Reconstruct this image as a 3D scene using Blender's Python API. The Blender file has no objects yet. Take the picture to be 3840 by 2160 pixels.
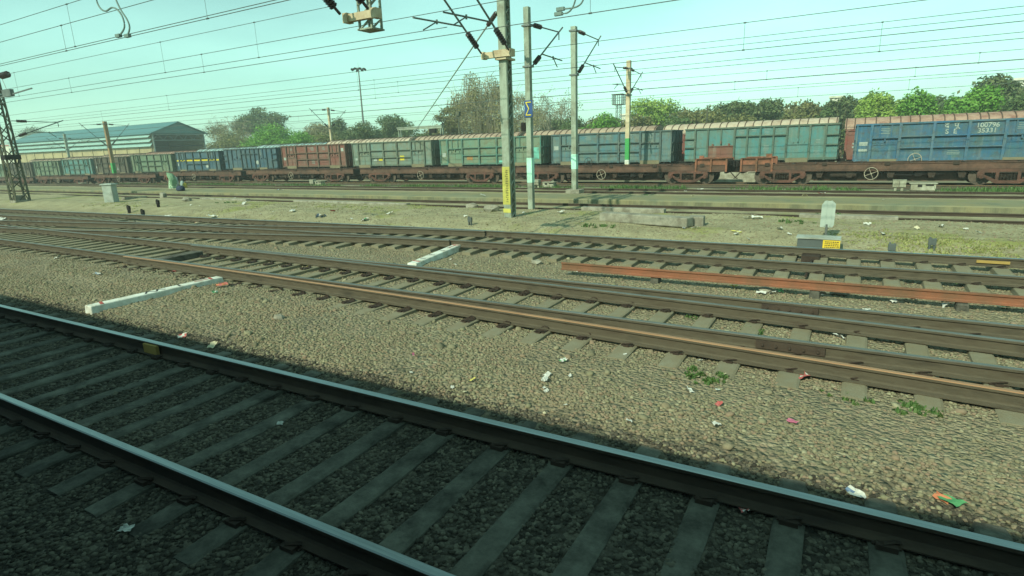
import bpy, math, random
import numpy as np
from mathutils import Vector, Matrix, noise as mnoise
random.seed(7)
R = random.Random(11)
S = bpy.context.scene
COL = S.collection

# ------------------------------------------------------------------ camera
F_PX, YAW, PITCH, ROLL, CAM_H = 2150.94, math.radians(30.584), math.radians(13.936), math.radians(-1.881), 2.358
fw0 = Vector((-math.sin(YAW), math.cos(YAW), 0)); rt0 = Vector((math.cos(YAW), math.sin(YAW), 0)); up0 = Vector((0, 0, 1))
FW = math.cos(PITCH) * fw0 - math.sin(PITCH) * up0
U2 = math.cos(PITCH) * up0 + math.sin(PITCH) * fw0
RT = math.cos(ROLL) * rt0 + math.sin(ROLL) * U2
UP = math.cos(ROLL) * U2 - math.sin(ROLL) * rt0
CAM = Vector((0, 0, CAM_H))
cam_d = bpy.data.cameras.new('camera'); cam = bpy.data.objects.new('camera', cam_d); COL.objects.link(cam)
mw = Matrix((RT, UP, -FW)).transposed().to_4x4(); mw.translation = CAM
cam.matrix_world = mw
cam_d.sensor_width = 36; cam_d.lens = F_PX / 3840 * 36; cam_d.clip_end = 6000; cam_d.clip_start = .05
S.camera = cam
KD = 3840 / 2576
def ray(u, v):
    return RT * ((u * KD - 1920) / F_PX) + UP * ((1080 - v * KD) / F_PX) + FW
def gnd(u, v, z=0.):            # survey: photo point -> ground point at height z
    d = ray(u, v); return CAM + d * ((z - CAM_H) / d.z)
def at(u, v, y):                # survey: photo point -> point on the vertical plane at distance y
    d = ray(u, v); return CAM + d * (y / d.y)

# ------------------------------------------------------------------ object helpers
def tag(o, label=None, cat=None, group=None, kind=None):
    if label: o['label'] = label
    if cat: o['category'] = cat
    if group: o['group'] = group
    if kind: o['kind'] = kind
    return o
def empty(name, loc=(0, 0, 0), rz=0., label=None, cat=None, group=None):
    o = bpy.data.objects.new(name, None); COL.objects.link(o); o.location = loc; o.rotation_euler = (0, 0, rz)
    o.empty_display_size = .2
    return tag(o, label, cat, group)
def copy_tree(o, parent=None):
    c = o.copy(); COL.objects.link(c)
    if parent is not None: c.parent = parent
    for ch in o.children: copy_tree(ch, c)
    return c
class MB:
    def __init__(s): s.v = []; s.f = []; s.m = []
    def add(s, vs, fs, mi=0):
        n = len(s.v); s.v += [tuple(p) for p in vs]; s.f += [tuple(i + n for i in f) for f in fs]; s.m += [mi] * len(fs)
    def box(s, c, d, rot=None, mi=0, taper=(1, 1)):
        x, y, z = d[0] / 2, d[1] / 2, d[2] / 2; tx, ty = taper
        p = [(-x, -y, -z), (x, -y, -z), (x, y, -z), (-x, y, -z), (-x * tx, -y * ty, z), (x * tx, -y * ty, z), (x * tx, y * ty, z), (-x * tx, y * ty, z)]
        c = Vector(c)
        p = [(rot @ Vector(q) if rot else Vector(q)) + c for q in p]
        s.add(p, [(0, 3, 2, 1), (4, 5, 6, 7), (0, 1, 5, 4), (1, 2, 6, 5), (2, 3, 7, 6), (3, 0, 4, 7)], mi)
    def bb(s, x0, x1, y0, y1, z0, z1, mi=0):
        s.box(((x0 + x1) / 2, (y0 + y1) / 2, (z0 + z1) / 2), (abs(x1 - x0), abs(y1 - y0), abs(z1 - z0)), None, mi)
    def bar(s, a, b, w, h=None, mi=0):
        a, b = Vector(a), Vector(b); d = b - a; L = d.length
        if L < 1e-6: return
        q = d.to_track_quat('X', 'Z').to_matrix(); s.box((a + b) / 2, (L, w, h or w), q, mi)
    def tube(s, pts, r, n=6, mi=0, cap=True):
        pts = [Vector(p) for p in pts]; rs = r if isinstance(r, (list, tuple)) else [r] * len(pts); rings = []
        ref = None
        for i, p in enumerate(pts):
            d = (pts[min(i + 1, len(pts) - 1)] - pts[max(i - 1, 0)])
            if d.length < 1e-9: d = Vector((0, 0, 1))
            d.normalize()
            if ref is None: ref = Vector((0, 0, 1)) if abs(d.z) < .9 else Vector((1, 0, 0))
            a = d.cross(ref); a.normalize(); b = d.cross(a); ref = b.cross(d) if False else ref
            rings.append([p + (a * math.cos(2 * math.pi * k / n) + b * math.sin(2 * math.pi * k / n)) * rs[i] for k in range(n)])
        vs = [q for r_ in rings for q in r_]; fs = []
        for i in range(len(pts) - 1):
            for k in range(n):
                fs.append((i * n + k, i * n + (k + 1) % n, (i + 1) * n + (k + 1) % n, (i + 1) * n + k))
        if cap:
            fs.append(tuple(range(n))); fs.append(tuple((len(pts) - 1) * n + k for k in reversed(range(n))))
        s.add(vs, fs, mi)
    def prism(s, poly, x0, x1, axis='x', mi=0):   # polygon (a,b) extruded
        n = len(poly)
        def P(t, a, b): return (t, a, b) if axis == 'x' else ((a, t, b) if axis == 'y' else (a, b, t))
        vs = [P(x0, *p) for p in poly] + [P(x1, *p) for p in poly]
        fs = [(i, (i + 1) % n, n + (i + 1) % n, n + i) for i in range(n)] + [tuple(reversed(range(n))), tuple(range(n, 2 * n))]
        s.add(vs, fs, mi)
    def torus(s, c, r, t, axis='y', n=20, m=6, mi=0):
        c = Vector(c); vs = []; fs = []
        for i in range(n):
            a = 2 * math.pi * i / n
            for j in range(m):
                b = 2 * math.pi * j / m; rr = r + t * math.cos(b)
                p = (rr * math.cos(a), t * math.sin(b), rr * math.sin(a)) if axis == 'y' else ((rr * math.cos(a), rr * math.sin(a), t * math.sin(b)))
                vs.append(c + Vector(p))
        for i in range(n):
            for j in range(m): fs.append((i * m + j, i * m + (j + 1) % m, ((i + 1) % n) * m + (j + 1) % m, ((i + 1) % n) * m + j))
        s.add(vs, fs, mi)
    def build(s, name, mats, parent=None, smooth=False, loc=None, bevel=0):
        me = bpy.data.meshes.new(name); me.from_pydata(s.v, [], s.f)
        mats = mats if isinstance(mats, (list, tuple)) else [mats]
        for m in mats: me.materials.append(m)
        if len(mats) > 1: me.polygons.foreach_set('material_index', s.m)
        if smooth: me.polygons.foreach_set('use_smooth', [True] * len(me.polygons))
        me.update()
        o = bpy.data.objects.new(name, me); COL.objects.link(o)
        if loc is not None: o.location = loc
        if parent is not None: o.parent = parent
        if bevel:
            b = o.modifiers.new('edge', 'BEVEL'); b.width = bevel; b.segments = 2; b.limit_method = 'ANGLE'
        return o
def fast_mesh(name, verts, faces, mats, parent=None, smooth=False):
    """verts Nx3 array, faces Mxk array"""
    me = bpy.data.meshes.new(name); verts = np.asarray(verts, np.float32); faces = np.asarray(faces, np.int32)
    me.vertices.add(len(verts)); me.vertices.foreach_set('co', verts.ravel())
    k = faces.shape[1]; me.loops.add(faces.size); me.loops.foreach_set('vertex_index', faces.ravel())
    me.polygons.add(len(faces)); me.polygons.foreach_set('loop_start', np.arange(0, faces.size, k, dtype=np.int32))
    me.polygons.foreach_set('loop_total', np.full(len(faces), k, np.int32))
    if smooth: me.polygons.foreach_set('use_smooth', np.ones(len(faces), bool))
    me.update(calc_edges=True)
    for m in (mats if isinstance(mats, (list, tuple)) else [mats]): me.materials.append(m)
    o = bpy.data.objects.new(name, me); COL.objects.link(o)
    if parent is not None: o.parent = parent
    return o

# ------------------------------------------------------------------ materials
def s2l(c): return tuple(((x / 255) / 12.92 if x / 255 < .04045 else ((x / 255 + .055) / 1.055) ** 2.4) for x in c)
class NT:
    def __init__(s, name):
        s.m = bpy.data.materials.new(name); s.m.use_nodes = True; s.t = s.m.node_tree; s.n = s.t.nodes; s.l = s.t.links
        s.b = s.n['Principled BSDF']; s.out = s.n['Material Output']
    def new(s, t, **kw):
        n = s.n.new(t)
        for k, v in kw.items():
            if k.startswith('i_'): n.inputs[k[2:]].default_value = v
            else: setattr(n, k, v)
        return n
    def link(s, a, b): s.l.new(a, b)
    def ramp(s, fac, stops):
        r = s.n.new('ShaderNodeValToRGB'); e = r.color_ramp.elements
        while len(e) < len(stops): e.new(.5)
        for el, (p, c) in zip(e, stops):
            el.position = p; el.color = (c[0], c[1], c[2], 1) if not isinstance(c, (int, float)) else (c, c, c, 1)
        s.link(fac, r.inputs[0]); return r.outputs[0]
    def mix(s, fac, a, b, mode='MIX'):
        m = s.n.new('ShaderNodeMix'); m.data_type = 'RGBA'; m.blend_type = mode
        for sock, val in ((m.inputs[0], fac), (m.inputs[6], a), (m.inputs[7], b)):
            if hasattr(val, 'is_output'): s.link(val, sock)
            elif isinstance(val, (int, float)): sock.default_value = val
            else: sock.default_value = (val[0], val[1], val[2], 1)
        return m.outputs[2]
    def math(s, op, a, b=None):
        m = s.n.new('ShaderNodeMath'); m.operation = op
        for i, val in enumerate((a, b)):
            if val is None: continue
            if hasattr(val, 'is_output'): s.link(val, m.inputs[i])
            else: m.inputs[i].default_value = val
        return m.outputs[0]
    def noise(s, vec, scale, detail=5, rough=.6, w=None, stretch=None):
        if stretch:
            mp = s.n.new('ShaderNodeMapping'); mp.inputs['Scale'].default_value = stretch; s.link(vec, mp.inputs[0]); vec = mp.outputs[0]
        n = s.n.new('ShaderNodeTexNoise'); n.inputs['Scale'].default_value = scale; n.inputs['Detail'].default_value = detail
        n.inputs['Roughness'].default_value = rough; s.link(vec, n.inputs['Vector'])
        if w is not None:
            n.noise_dimensions = '4D'; s.link(w, n.inputs['W'])
        return n.outputs['Fac']
    def obj(s): return s.n.new('ShaderNodeTexCoord').outputs['Object']
    def pos(s): return s.n.new('ShaderNodeNewGeometry').outputs['Position']
    def rnd(s): return s.n.new('ShaderNodeObjectInfo').outputs['Random']
    def island(s): return s.n.new('ShaderNodeNewGeometry').outputs['Random Per Island']
    def base(s, c):
        if hasattr(c, 'is_output'): s.link(c, s.b.inputs['Base Color'])
        else: s.b.inputs['Base Color'].default_value = (c[0], c[1], c[2], 1)
    def bump(s, h, strength=.4, dist=.02):
        b = s.n.new('ShaderNodeBump'); b.inputs['Strength'].default_value = strength; b.inputs['Distance'].default_value = dist
        s.link(h, b.inputs['Height']); s.link(b.outputs[0], s.b.inputs['Normal'])
    def set(s, rough=.8, metal=0., spec=.3):
        s.b.inputs['Roughness'].default_value = rough; s.b.inputs['Metallic'].default_value = metal
        s.b.inputs['Specular IOR Level'].default_value = spec; return s.m
def mat(name, cols, scale=3., rough=.85, metal=0., bump=0., bscale=30., stretch=None, dirt=None, damt=.5, dscale=1.2, spec=.25, world=False):
    t = NT(name); v = t.pos() if world else t.obj(); w = t.math('MULTIPLY', t.rnd(), 37.)
    cols = [s2l(c) for c in cols]
    if len(cols) == 1: cols = [tuple(x * .82 for x in cols[0]), tuple(min(1, x * 1.15) for x in cols[0])]
    st = [(.3 + .4 * i / (len(cols) - 1), c) for i, c in enumerate(cols)]
    c = t.ramp(t.noise(v, scale, 6, .65, w, stretch), st)
    if dirt:
        f = t.ramp(t.noise(v, dscale, 8, .7, w), [(.5 - damt * .25, 0.), (.5 + .3 - damt * .2, 1.)])
        c = t.mix(f, c, s2l(dirt))
    t.base(c)
    if bump: t.bump(t.noise(v, bscale, 4, .6), bump, .02)
    return t.set(rough, metal, spec)
def paint(name, col, col2, dirt=(92, 78, 58), damt=.5, streak=.6):
    """old wagon paint: two shades, rust blotches, vertical streaks"""
    t = NT(name); v = t.obj(); w = t.math('MULTIPLY', t.rnd(), 53.); g_ = sum(col) / 3; col = tuple(max(0, (q + (q - g_) * .15) * .9) for q in col); col2 = tuple(q * .92 for q in col2)
    c = t.ramp(t.noise(v, .9, 6, .7, w), [(.32, s2l(col)), (.66, s2l(col2))])
    st = t.ramp(t.noise(v, 3., 5, .7, w, (1.6, 1.6, .16)), [(.46, 0.), (.72, streak)])
    big = t.ramp(t.noise(v, .55, 7, .7, t.math('ADD', w, 3.3), (1, 1, 1.6)), [(.45, 0.), (.64, .45)]); c = t.mix(big, c, s2l(tuple(.5 * a + .5 * b for a, b in zip(dirt, (126, 132, 116)))))
    c = t.mix(st, c, s2l(dirt)); wv = t.ramp(t.noise(v, 6., 4, .6, w, (1., 1., .07)), [(.54, 0.), (.78, .4)]); c = t.mix(wv, c, s2l((140, 146, 132)))
    bl = t.ramp(t.noise(v, 2.6, 9, .78, w), [(.59 - damt * .16, 0.), (.70, .9)])
    c = t.mix(bl, c, s2l((dirt[0] * .9, dirt[1] * .78, dirt[2] * .7)))
    fl = t.ramp(t.noise(v, 11., 4, .7, w), [(.66, 0.), (.74, .5)])
    c = t.mix(fl, c, s2l((170, 172, 155)))
    t.base(c); t.bump(t.noise(v, 5., 4, .6), .25, .03)
    return t.set(.72, 0, .3)
MT = {}
MT['steel_worn'] = mat('rail_head_steel', [(134, 142, 141), (160, 168, 167)], 8, .3, 1., stretch=(.2, 6, 6))
MT['steel_dull'] = mat('rail_head_dull', [(112, 104, 92), (150, 146, 136)], 3, .42, .9, stretch=(.3, 6, 6))
MT['rail_side'] = mat('rail_side_rust', [(60, 55, 45), (86, 79, 64), (70, 61, 49)], 4, .9, 0, .2, 40, stretch=(.5, 2, 2))
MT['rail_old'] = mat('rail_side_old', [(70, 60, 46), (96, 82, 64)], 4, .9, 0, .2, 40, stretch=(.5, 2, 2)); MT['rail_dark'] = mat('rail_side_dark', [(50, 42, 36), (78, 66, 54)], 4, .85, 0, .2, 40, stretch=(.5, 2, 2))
MT['rust_orange'] = mat('orange_rust', [(126, 78, 57), (142, 92, 68), (110, 68, 51)], 2.2, .95, 0, .4, 60, stretch=(.5, 2, 2), dirt=(96, 80, 60), damt=.5, dscale=1.4)
MT['concrete'] = mat('concrete', [(120, 118, 104), (150, 147, 130), (134, 130, 112)], 4, .92, 0, .35, 40, dirt=(86, 78, 64), damt=.3, dscale=3)
MT['sleeper'] = mat('sleeper_concrete', [(112, 110, 92), (136, 133, 112)], 3, .95, 0, .4, 50, dirt=(122, 112, 88), damt=.7, dscale=5)
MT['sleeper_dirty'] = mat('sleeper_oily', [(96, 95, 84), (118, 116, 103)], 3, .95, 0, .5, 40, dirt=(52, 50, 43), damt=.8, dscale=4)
MT['iron'] = mat('dark_iron', [(50, 42, 36), (70, 58, 48)], 9, .8, .2)
MT['flat_brown'] = mat('flat_wagon_brown', [(88, 62, 52), (108, 80, 66), (76, 56, 46)], 2.5, .85, 0, .2, 30, dirt=(62, 52, 44), damt=.55, dscale=1.5)
MT['flat_red'] = mat('bogie_red_brown', [(94, 60, 50), (110, 74, 62)], 3, .85, 0, .2, 30, dirt=(60, 50, 42), damt=.6, dscale=2)
MT['rust_box'] = mat('rust_end_stop', [(136, 84, 62), (150, 96, 74), (112, 72, 58)], 3, .9, 0, .2, 30, dirt=(84, 66, 50), damt=.5, dscale=2)
MT['wheel'] = mat('wheel_steel', [(76, 66, 56), (100, 88, 76)], 6, .7, .3)
MT['black'] = mat('black_iron', [(26, 24, 22), (40, 36, 32)], 6, .9)  # near-black iron for rigging, underframes and small fittings
MT['mast_grey'] = mat('mast_grey_paint', [(130, 142, 126), (152, 162, 144), (116, 124, 108)], 1.5, .75, .1, .15, 30, stretch=(2, 2, .5), dirt=(96, 88, 70), damt=.25, dscale=1.6)
MT['mast_rust'] = mat('mast_rusted', [(132, 110, 82), (150, 122, 88), (104, 84, 64)], 1.5, .9, 0, .2, 30, stretch=(2, 2, .5))
MT['mast_cream'] = mat('mast_cream_paint', [(186, 170, 136), (200, 188, 158)], 2, .8, dirt=(136, 110, 80), damt=.4)
MT['yellow'] = mat('yellow_paint', [(180, 174, 78), (200, 194, 100)], 4, .8, dirt=(130, 124, 70), damt=.35)
MT['mint'] = mat('mint_paint', [(166, 218, 196), (184, 228, 208)], 4, .8, dirt=(120, 150, 130), damt=.2)
MT['green_paint'] = mat('green_paint', [(60, 140, 74), (76, 156, 90)], 4, .8)
MT['white'] = mat('white_paint', [(206, 210, 198), (226, 230, 220)], 5, .85, 0, .3, 30, dirt=(150, 144, 120), damt=.35, dscale=5)
MT['black_mark'] = mat('black_paint', [(40, 40, 38), (56, 54, 50)], 9, .8)
MT['red_mark'] = mat('faded_red_paint', [(150, 66, 58), (172, 92, 80)], 9, .8)
MT['insulator'] = mat('insulator_brown', [(48, 34, 32), (64, 46, 42)], 5, .35, 0, spec=.5)
MT['tube_grey'] = mat('galvanised_tube', [(92, 98, 94), (118, 122, 116)], 4, .6, .5)
MT['wire'] = mat('overhead_wire', [(84, 92, 88), (104, 110, 104)], 9, .6, .6)
MT['cab_grey'] = mat('cabinet_grey', [(150, 160, 150), (168, 176, 166)], 2, .7, 0, dirt=(120, 118, 100), damt=.25)
MT['cab_side'] = mat('cabinet_dark_grey', [(70, 78, 76), (88, 94, 90)], 3, .7)
MT['board_grey'] = mat('sign_grey', [(150, 162, 150), (166, 176, 164)], 3, .6)
MT['label_yellow'] = mat('label_yellow', [(204, 172, 44), (216, 186, 60)], 3, .6)
MT['blue_sign'] = mat('sign_blue', [(46, 72, 118), (58, 84, 130)], 3, .6)
MT['gold'] = mat('sign_yellow', [(220, 196, 60), (230, 210, 80)], 3, .6); MT['ochre'] = mat('ochre_patch', [(150, 124, 66), (166, 140, 80)], 5, .8)
MT['lettering'] = mat('white_lettering', [(150, 158, 148), (186, 192, 180)], 14, .85, dirt=(110, 120, 112), damt=.5, dscale=6)
# ground cover of the yard: bands by distance, the nearest with shade in its colour
def ground_mat():
    t = NT('yard_ground'); p = t.pos(); sx = t.new('ShaderNodeSeparateXYZ'); t.link(p, sx.inputs[0])
    wob = t.math('MULTIPLY', t.math('SUBTRACT', t.noise(p, .7, 5, .65), .5), 1.6)
    wob2 = t.math('MULTIPLY', t.math('SUBTRACT', t.noise(p, 3., 4, .6), .5), .5)
    y = t.math('ADD', t.math('ADD', sx.outputs['Y'], wob), wob2)
    def vor(scale):
        n = t.new('ShaderNodeTexVoronoi'); n.inputs['Scale'].default_value = scale; n.inputs['Randomness'].default_value = 1; t.link(p, n.inputs['Vector']); return n
    v1 = vor(19.); v2 = vor(33.)
    sc = t.new('ShaderNodeSeparateColor'); t.link(v1.outputs['Color'], sc.inputs[0])
    stone = t.ramp(sc.outputs[0], [(0., s2l((106, 103, 84))), (.3, s2l((128, 124, 98))), (.55, s2l((138, 132, 106))), (.75, s2l((142, 124, 102))), (1., s2l((156, 152, 124)))])
    patch = t.ramp(t.noise(p, .45, 6, .7), [(.36, .0), (.64, 1.)])
    stone = t.mix(t.math('MULTIPLY', patch, .7), stone, s2l((136, 124, 100))); dk = t.ramp(t.noise(p, .6, 7, .75), [(.5, 0.), (.64, .6)]); stone = t.mix(dk, stone, s2l((108, 102, 84)))
    oily_shade = t.ramp(sc.outputs[0], [(0., s2l((48, 45, 38))), (.6, s2l((76, 71, 61))), (1., s2l((104, 98, 84)))])  # oil-stained near bed, with deep shade also put into the colour
    soil = t.ramp(t.noise(p, 1.3, 8, .7), [(.3, s2l((128, 122, 94))), (.5, s2l((152, 145, 114))), (.7, s2l((170, 164, 130)))])
    fine = t.ramp(t.noise(p, 13., 5, .75), [(.4, 0.), (.7, .55)])
    soil = t.mix(fine, soil, s2l((104, 94, 72)))
    grassy = t.ramp(t.noise(p, .35, 6, .7), [(.54, 0.), (.64, .8)])
    soil = t.mix(grassy, soil, s2l((132, 134, 70)))
    green = t.ramp(t.noise(p, .5, 6, .72), [(.45, 0.), (.58, .85)])
    far = t.mix(green, s2l((138, 134, 112)), s2l((70, 104, 44)))
    def step(a, b):
        m = t.new('ShaderNodeMapRange'); m.inputs[1].default_value = a; m.inputs[2].default_value = b; t.link(y, m.inputs[0]); m.clamp = True; return m.outputs[0]
    c = t.mix(step(3.9, 4.9), oily_shade, stone)
    c = t.mix(step(13.9, 15.0), c, soil)
    c = t.mix(step(26.2, 27.5), c, t.mix(.5, stone, soil))
    c = t.mix(step(29.8, 31.4), c, far)
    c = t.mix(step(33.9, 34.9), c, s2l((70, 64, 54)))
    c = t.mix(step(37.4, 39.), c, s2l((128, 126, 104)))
    t.base(c)
    h = t.math('ADD', t.math('MULTIPLY', v1.outputs['Distance'], -1.2), t.math('MULTIPLY', v2.outputs['Distance'], -.5))
    fade = t.new('ShaderNodeMapRange'); fade.inputs[1].default_value = 14; fade.inputs[2].default_value = 16; t.link(y, fade.inputs[0])
    hs = t.noise(p, 9., 6, .7)
    mx = t.new('ShaderNodeMix'); t.link(fade.outputs[0], mx.inputs[0]); t.link(h, mx.inputs[2]); t.link(hs, mx.inputs[3])
    t.bump(mx.outputs[0], .8, .05)
    return t.set(.95, 0, .15)
MT['ground'] = ground_mat()
def stone_mat(name, cols):
    t = NT(name); c = t.ramp(t.island(), [(i / (len(cols) - 1), s2l(k)) for i, k in enumerate(cols)])
    v = t.pos(); c = t.mix(t.math('MULTIPLY', t.noise(v, 40., 3, .6), .5), c, s2l(tuple(.75 * q for q in cols[1])))
    c = t.mix(t.ramp(t.noise(v, .55, 5, .7), [(.48, 0.), (.68, .35)]), c, s2l(cols[3])); c = t.mix(t.ramp(t.noise(v, .38, 5, .7, None, (1, 1.6, 3)), [(.5, 0.), (.7, .35)]), c, s2l(tuple(.78 * q for q in cols[1])))
    t.base(c); return t.set(.95, 0, .15)
MT['stone'] = stone_mat('ballast_stone', [(104, 101, 82), (125, 121, 96), (138, 132, 106), (142, 120, 100), (129, 127, 99), (162, 157, 128)])
MT['stone_oily_shade'] = stone_mat('ballast_stone_oily_shade', [(48, 46, 39), (72, 68, 58), (90, 85, 73), (116, 110, 94)])  # stones coloured darker for oil and for the shade over them
def leaf_mat(name, cols, trans=.25):
    t = NT(name); c = t.ramp(t.island(), [(i / (len(cols) - 1), s2l(k)) for i, k in enumerate(cols)])
    t.base(c); t.set(.65, 0, .25)
    tr = t.new('ShaderNodeBsdfTranslucent'); t.link(c, tr.inputs[0])
    mx = t.new('ShaderNodeMixShader'); mx.inputs[0].default_value = trans
    t.link(t.b.outputs[0], mx.inputs[1]); t.link(tr.outputs[0], mx.inputs[2]); t.link(mx.outputs[0], t.out.inputs[0])
    return t.m
# ------------------------------------------------------------------ terrain
G = 1.73                                    # rail head centre to rail head centre
def sm(a, b, x):
    t = min(1, max(0, (x - a) / (b - a))); return t * t * (3 - 2 * t)
def yA(x): return 2.196 + .0165 * x
def yB(x): return 7.265 - .0065 * x
def yC(x):                                  # far rail of the main C track, easing away to the left
    if x > -8: return 13.875
    if x > -14: return 13.875 - .00375 * (x + 8) ** 2
    return 13.74 + .045 * (max(x, -45) + 14)
DIV = [(-9, 13.86), (-11, 13.70), (-13, 13.40), (-16, 12.76), (-19.4, 12.08), (-23, 11.35), (-27, 10.65), (-31, 10.05), (-36, 9.42), (-42, 8.86), (-50, 8.4)]
def pl(tab, x):
    t = sorted(tab)
    if x <= t[0][0]: return t[0][1]
    for (a, b), (c, d) in zip(t, t[1:]):
        if x <= c: return b + (d - b) * (x - a) / (c - a)
    return t[-1][1]
def yD(x): return 19.76
def yE(x): return 27.32
def zoff(x): return -.013 * max(0, -50 - x) if x > -125 else -.975
HT = [(-60, -.3), (0, -.21), (4.3, -.215), (4.8, -.165), (5.3, -.175), (6.2, -.2), (6.9, -.235), (9.4, -.25), (10.3, -.225), (11.2, -.27), (14.3, -.285), (15.2, -.11), (16.3, 0.), (18.9, .03), (19.2, .0), (19.45, -.16), (19.9, -.11), (21.4, -.11), (21.9, -.15), (24.4, -.06), (26.3, -.1), (27.1, -.11), (28.9, -.10), (29.4, -.13), (31, -.22), (33.6, -.36), (60, -.5), (400, -.6), (4000, -.6)]
_hy = np.array([a for a, b in HT]); _hz = np.array([b for a, b in HT])
def bury(x, y): return (.062 * sm(5.6, 6.2, y) * (1 - sm(6.9, 7.15, y)) * sm(5.5, 9.5, -x)) if 5.5 < y < 7.2 else 0.
def hnoise(x, y):
    n = mnoise.fractal(Vector((x * .35, y * .6, 3.1)), .9, 2.1, 5)
    n2 = mnoise.noise(Vector((x * 2.2, y * 2.2, 8.)))
    amp = .018 + .04 * sm(13.9, 15.5, y) * (1 - sm(19, 19.6, y)) + .02 * sm(26, 30, y)
    return n * amp + n2 * .008
def H(x, y):
    return float(np.interp(y, _hy, _hz)) + hnoise(x, y) + zoff(x) * sm(29, 35, y) + bury(x, y)
xs = np.unique(np.concatenate([np.linspace(-1500, -160, 15), np.linspace(-160, -60, 60), np.arange(-60, -24, .5), np.arange(-24, 9, .2), np.linspace(9, 60, 30), np.linspace(60, 1500, 15)]))
ys = np.unique(np.concatenate([np.linspace(-300, -4, 10), np.arange(-4, 21, .16), np.arange(21, 36, .3), np.linspace(36, 120, 40), np.linspace(120, 1800, 14)]))
V = np.array([(x, y, H(x, y)) for y in ys for x in xs]); nx = len(xs); ny = len(ys)
i0 = (np.arange(ny - 1)[:, None] * nx + np.arange(nx - 1)[None]).ravel()
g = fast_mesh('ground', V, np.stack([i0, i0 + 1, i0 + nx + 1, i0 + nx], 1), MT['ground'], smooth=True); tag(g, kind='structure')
def put(u, v, dz=0.):
    z = -.2
    for _ in range(8):
        p = gnd(u, v, z); z = H(p.x, p.y)
        if 22.3 < p.y < 24.3: z = .11
    return Vector((p.x, p.y, z + dz))
# walkway slab between the two far tracks
def walk_mat():
    t = NT('walkway_concrete'); v = t.pos(); c = t.ramp(t.noise(v, 1.1, 6, .65), [(.3, s2l((102, 106, 86))), (.6, s2l((124, 126, 102)))])
    d = t.ramp(t.noise(v, .55, 9, .78), [(.38, 0.), (.58, .95)]); c = t.mix(d, c, s2l((126, 119, 88))); d2 = t.ramp(t.noise(v, .8, 9, .8), [(.56, 0.), (.64, .7)]); c = t.mix(d2, c, s2l((116, 122, 70)))
    g = t.n.new('ShaderNodeNewGeometry'); sx = t.n.new('ShaderNodeSeparateXYZ'); t.link(g.outputs['True Normal'], sx.inputs[0]); face = t.math('LESS_THAN', t.math('ABSOLUTE', sx.outputs['Z']), .6)
    st = t.ramp(t.noise(v, 1.6, 6, .8, None, (1, 1, .15)), [(.45, 0.), (.58, .8)]); c = t.mix(t.math('MULTIPLY', face, st), c, s2l((92, 92, 74)))
    t.base(c); t.bump(t.noise(v, 20., 4, .6), .3, .02); return t.set(.95, 0, .15)
MT['walk'] = walk_mat()
mb = MB(); xw = np.arange(-150, 31, 1.5); vs = []; n = 5
for i, x in enumerate(xw):
    ya = 22.35 + .008 * x + .05 * mnoise.noise(Vector((x * .3, 1, 0))); w = 2.0 + .12 * mnoise.noise(Vector((x * .25, 5, 0))); t = .1 + .025 * mnoise.noise(Vector((x * .4, 9, 0)))
    vs += [(x, ya - .02, -.5), (x, ya, t - .04), (x, ya + .05, t), (x, ya + w, t + .01), (x, ya + w + .5, -.3)]
mb.add(vs, [(i * n + k, (i + 1) * n + k, (i + 1) * n + k + 1, i * n + k + 1) for i in range(len(xw) - 1) for k in range(n - 1)])
tag(mb.build('path', MT['walk']), kind='structure')

# ------------------------------------------------------------------ rails and sleepers
RP = [(-.026, 0), (.026, 0), (.035, -.008), (.034, -.034), (.010, -.050), (.009, -.135), (.022, -.150), (.075, -.161), (.075, -.172), (-.075, -.172), (-.075, -.161), (-.022, -.150), (-.009, -.135), (-.010, -.050), (-.034, -.034), (-.035, -.008)]
def rail(name, pts, parent, side, top, z=0., scale=1.):
    mb = MB(); n = len(RP); vs = []; fs = []; ms = []
    for i, p in enumerate(pts):
        a = Vector(pts[max(i - 1, 0)]); b = Vector(pts[min(i + 1, len(pts) - 1)]); d = (b - a).normalized(); nrm = Vector((-d.y, d.x, 0)).normalized()
        for (l, h) in RP: vs.append(Vector(p) + nrm * l * scale + Vector((0, 0, z + h * scale)))
    for i in range(len(pts) - 1):
        for k in range(n):
            fs.append((i * n + k, i * n + (k + 1) % n, (i + 1) * n + (k + 1) % n, (i + 1) * n + k)); ms.append(1 if k in (0, 15) or k == 1 else 0)
    fs.append(tuple(range(n))); ms.append(0); fs.append(tuple((len(pts) - 1) * n + k for k in reversed(range(n)))); ms.append(0)
    mb.v = [tuple(v) for v in vs]; mb.f = fs; mb.m = ms
    return mb.build(name, [side, top], parent)
def line(f, x0, x1, off=0., step=3.): 
    n = max(1, int((x1 - x0) / step)); return [(x0 + (x1 - x0) * i / n, f(x0 + (x1 - x0) * i / n) + off, 0) for i in range(n + 1)]
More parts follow.
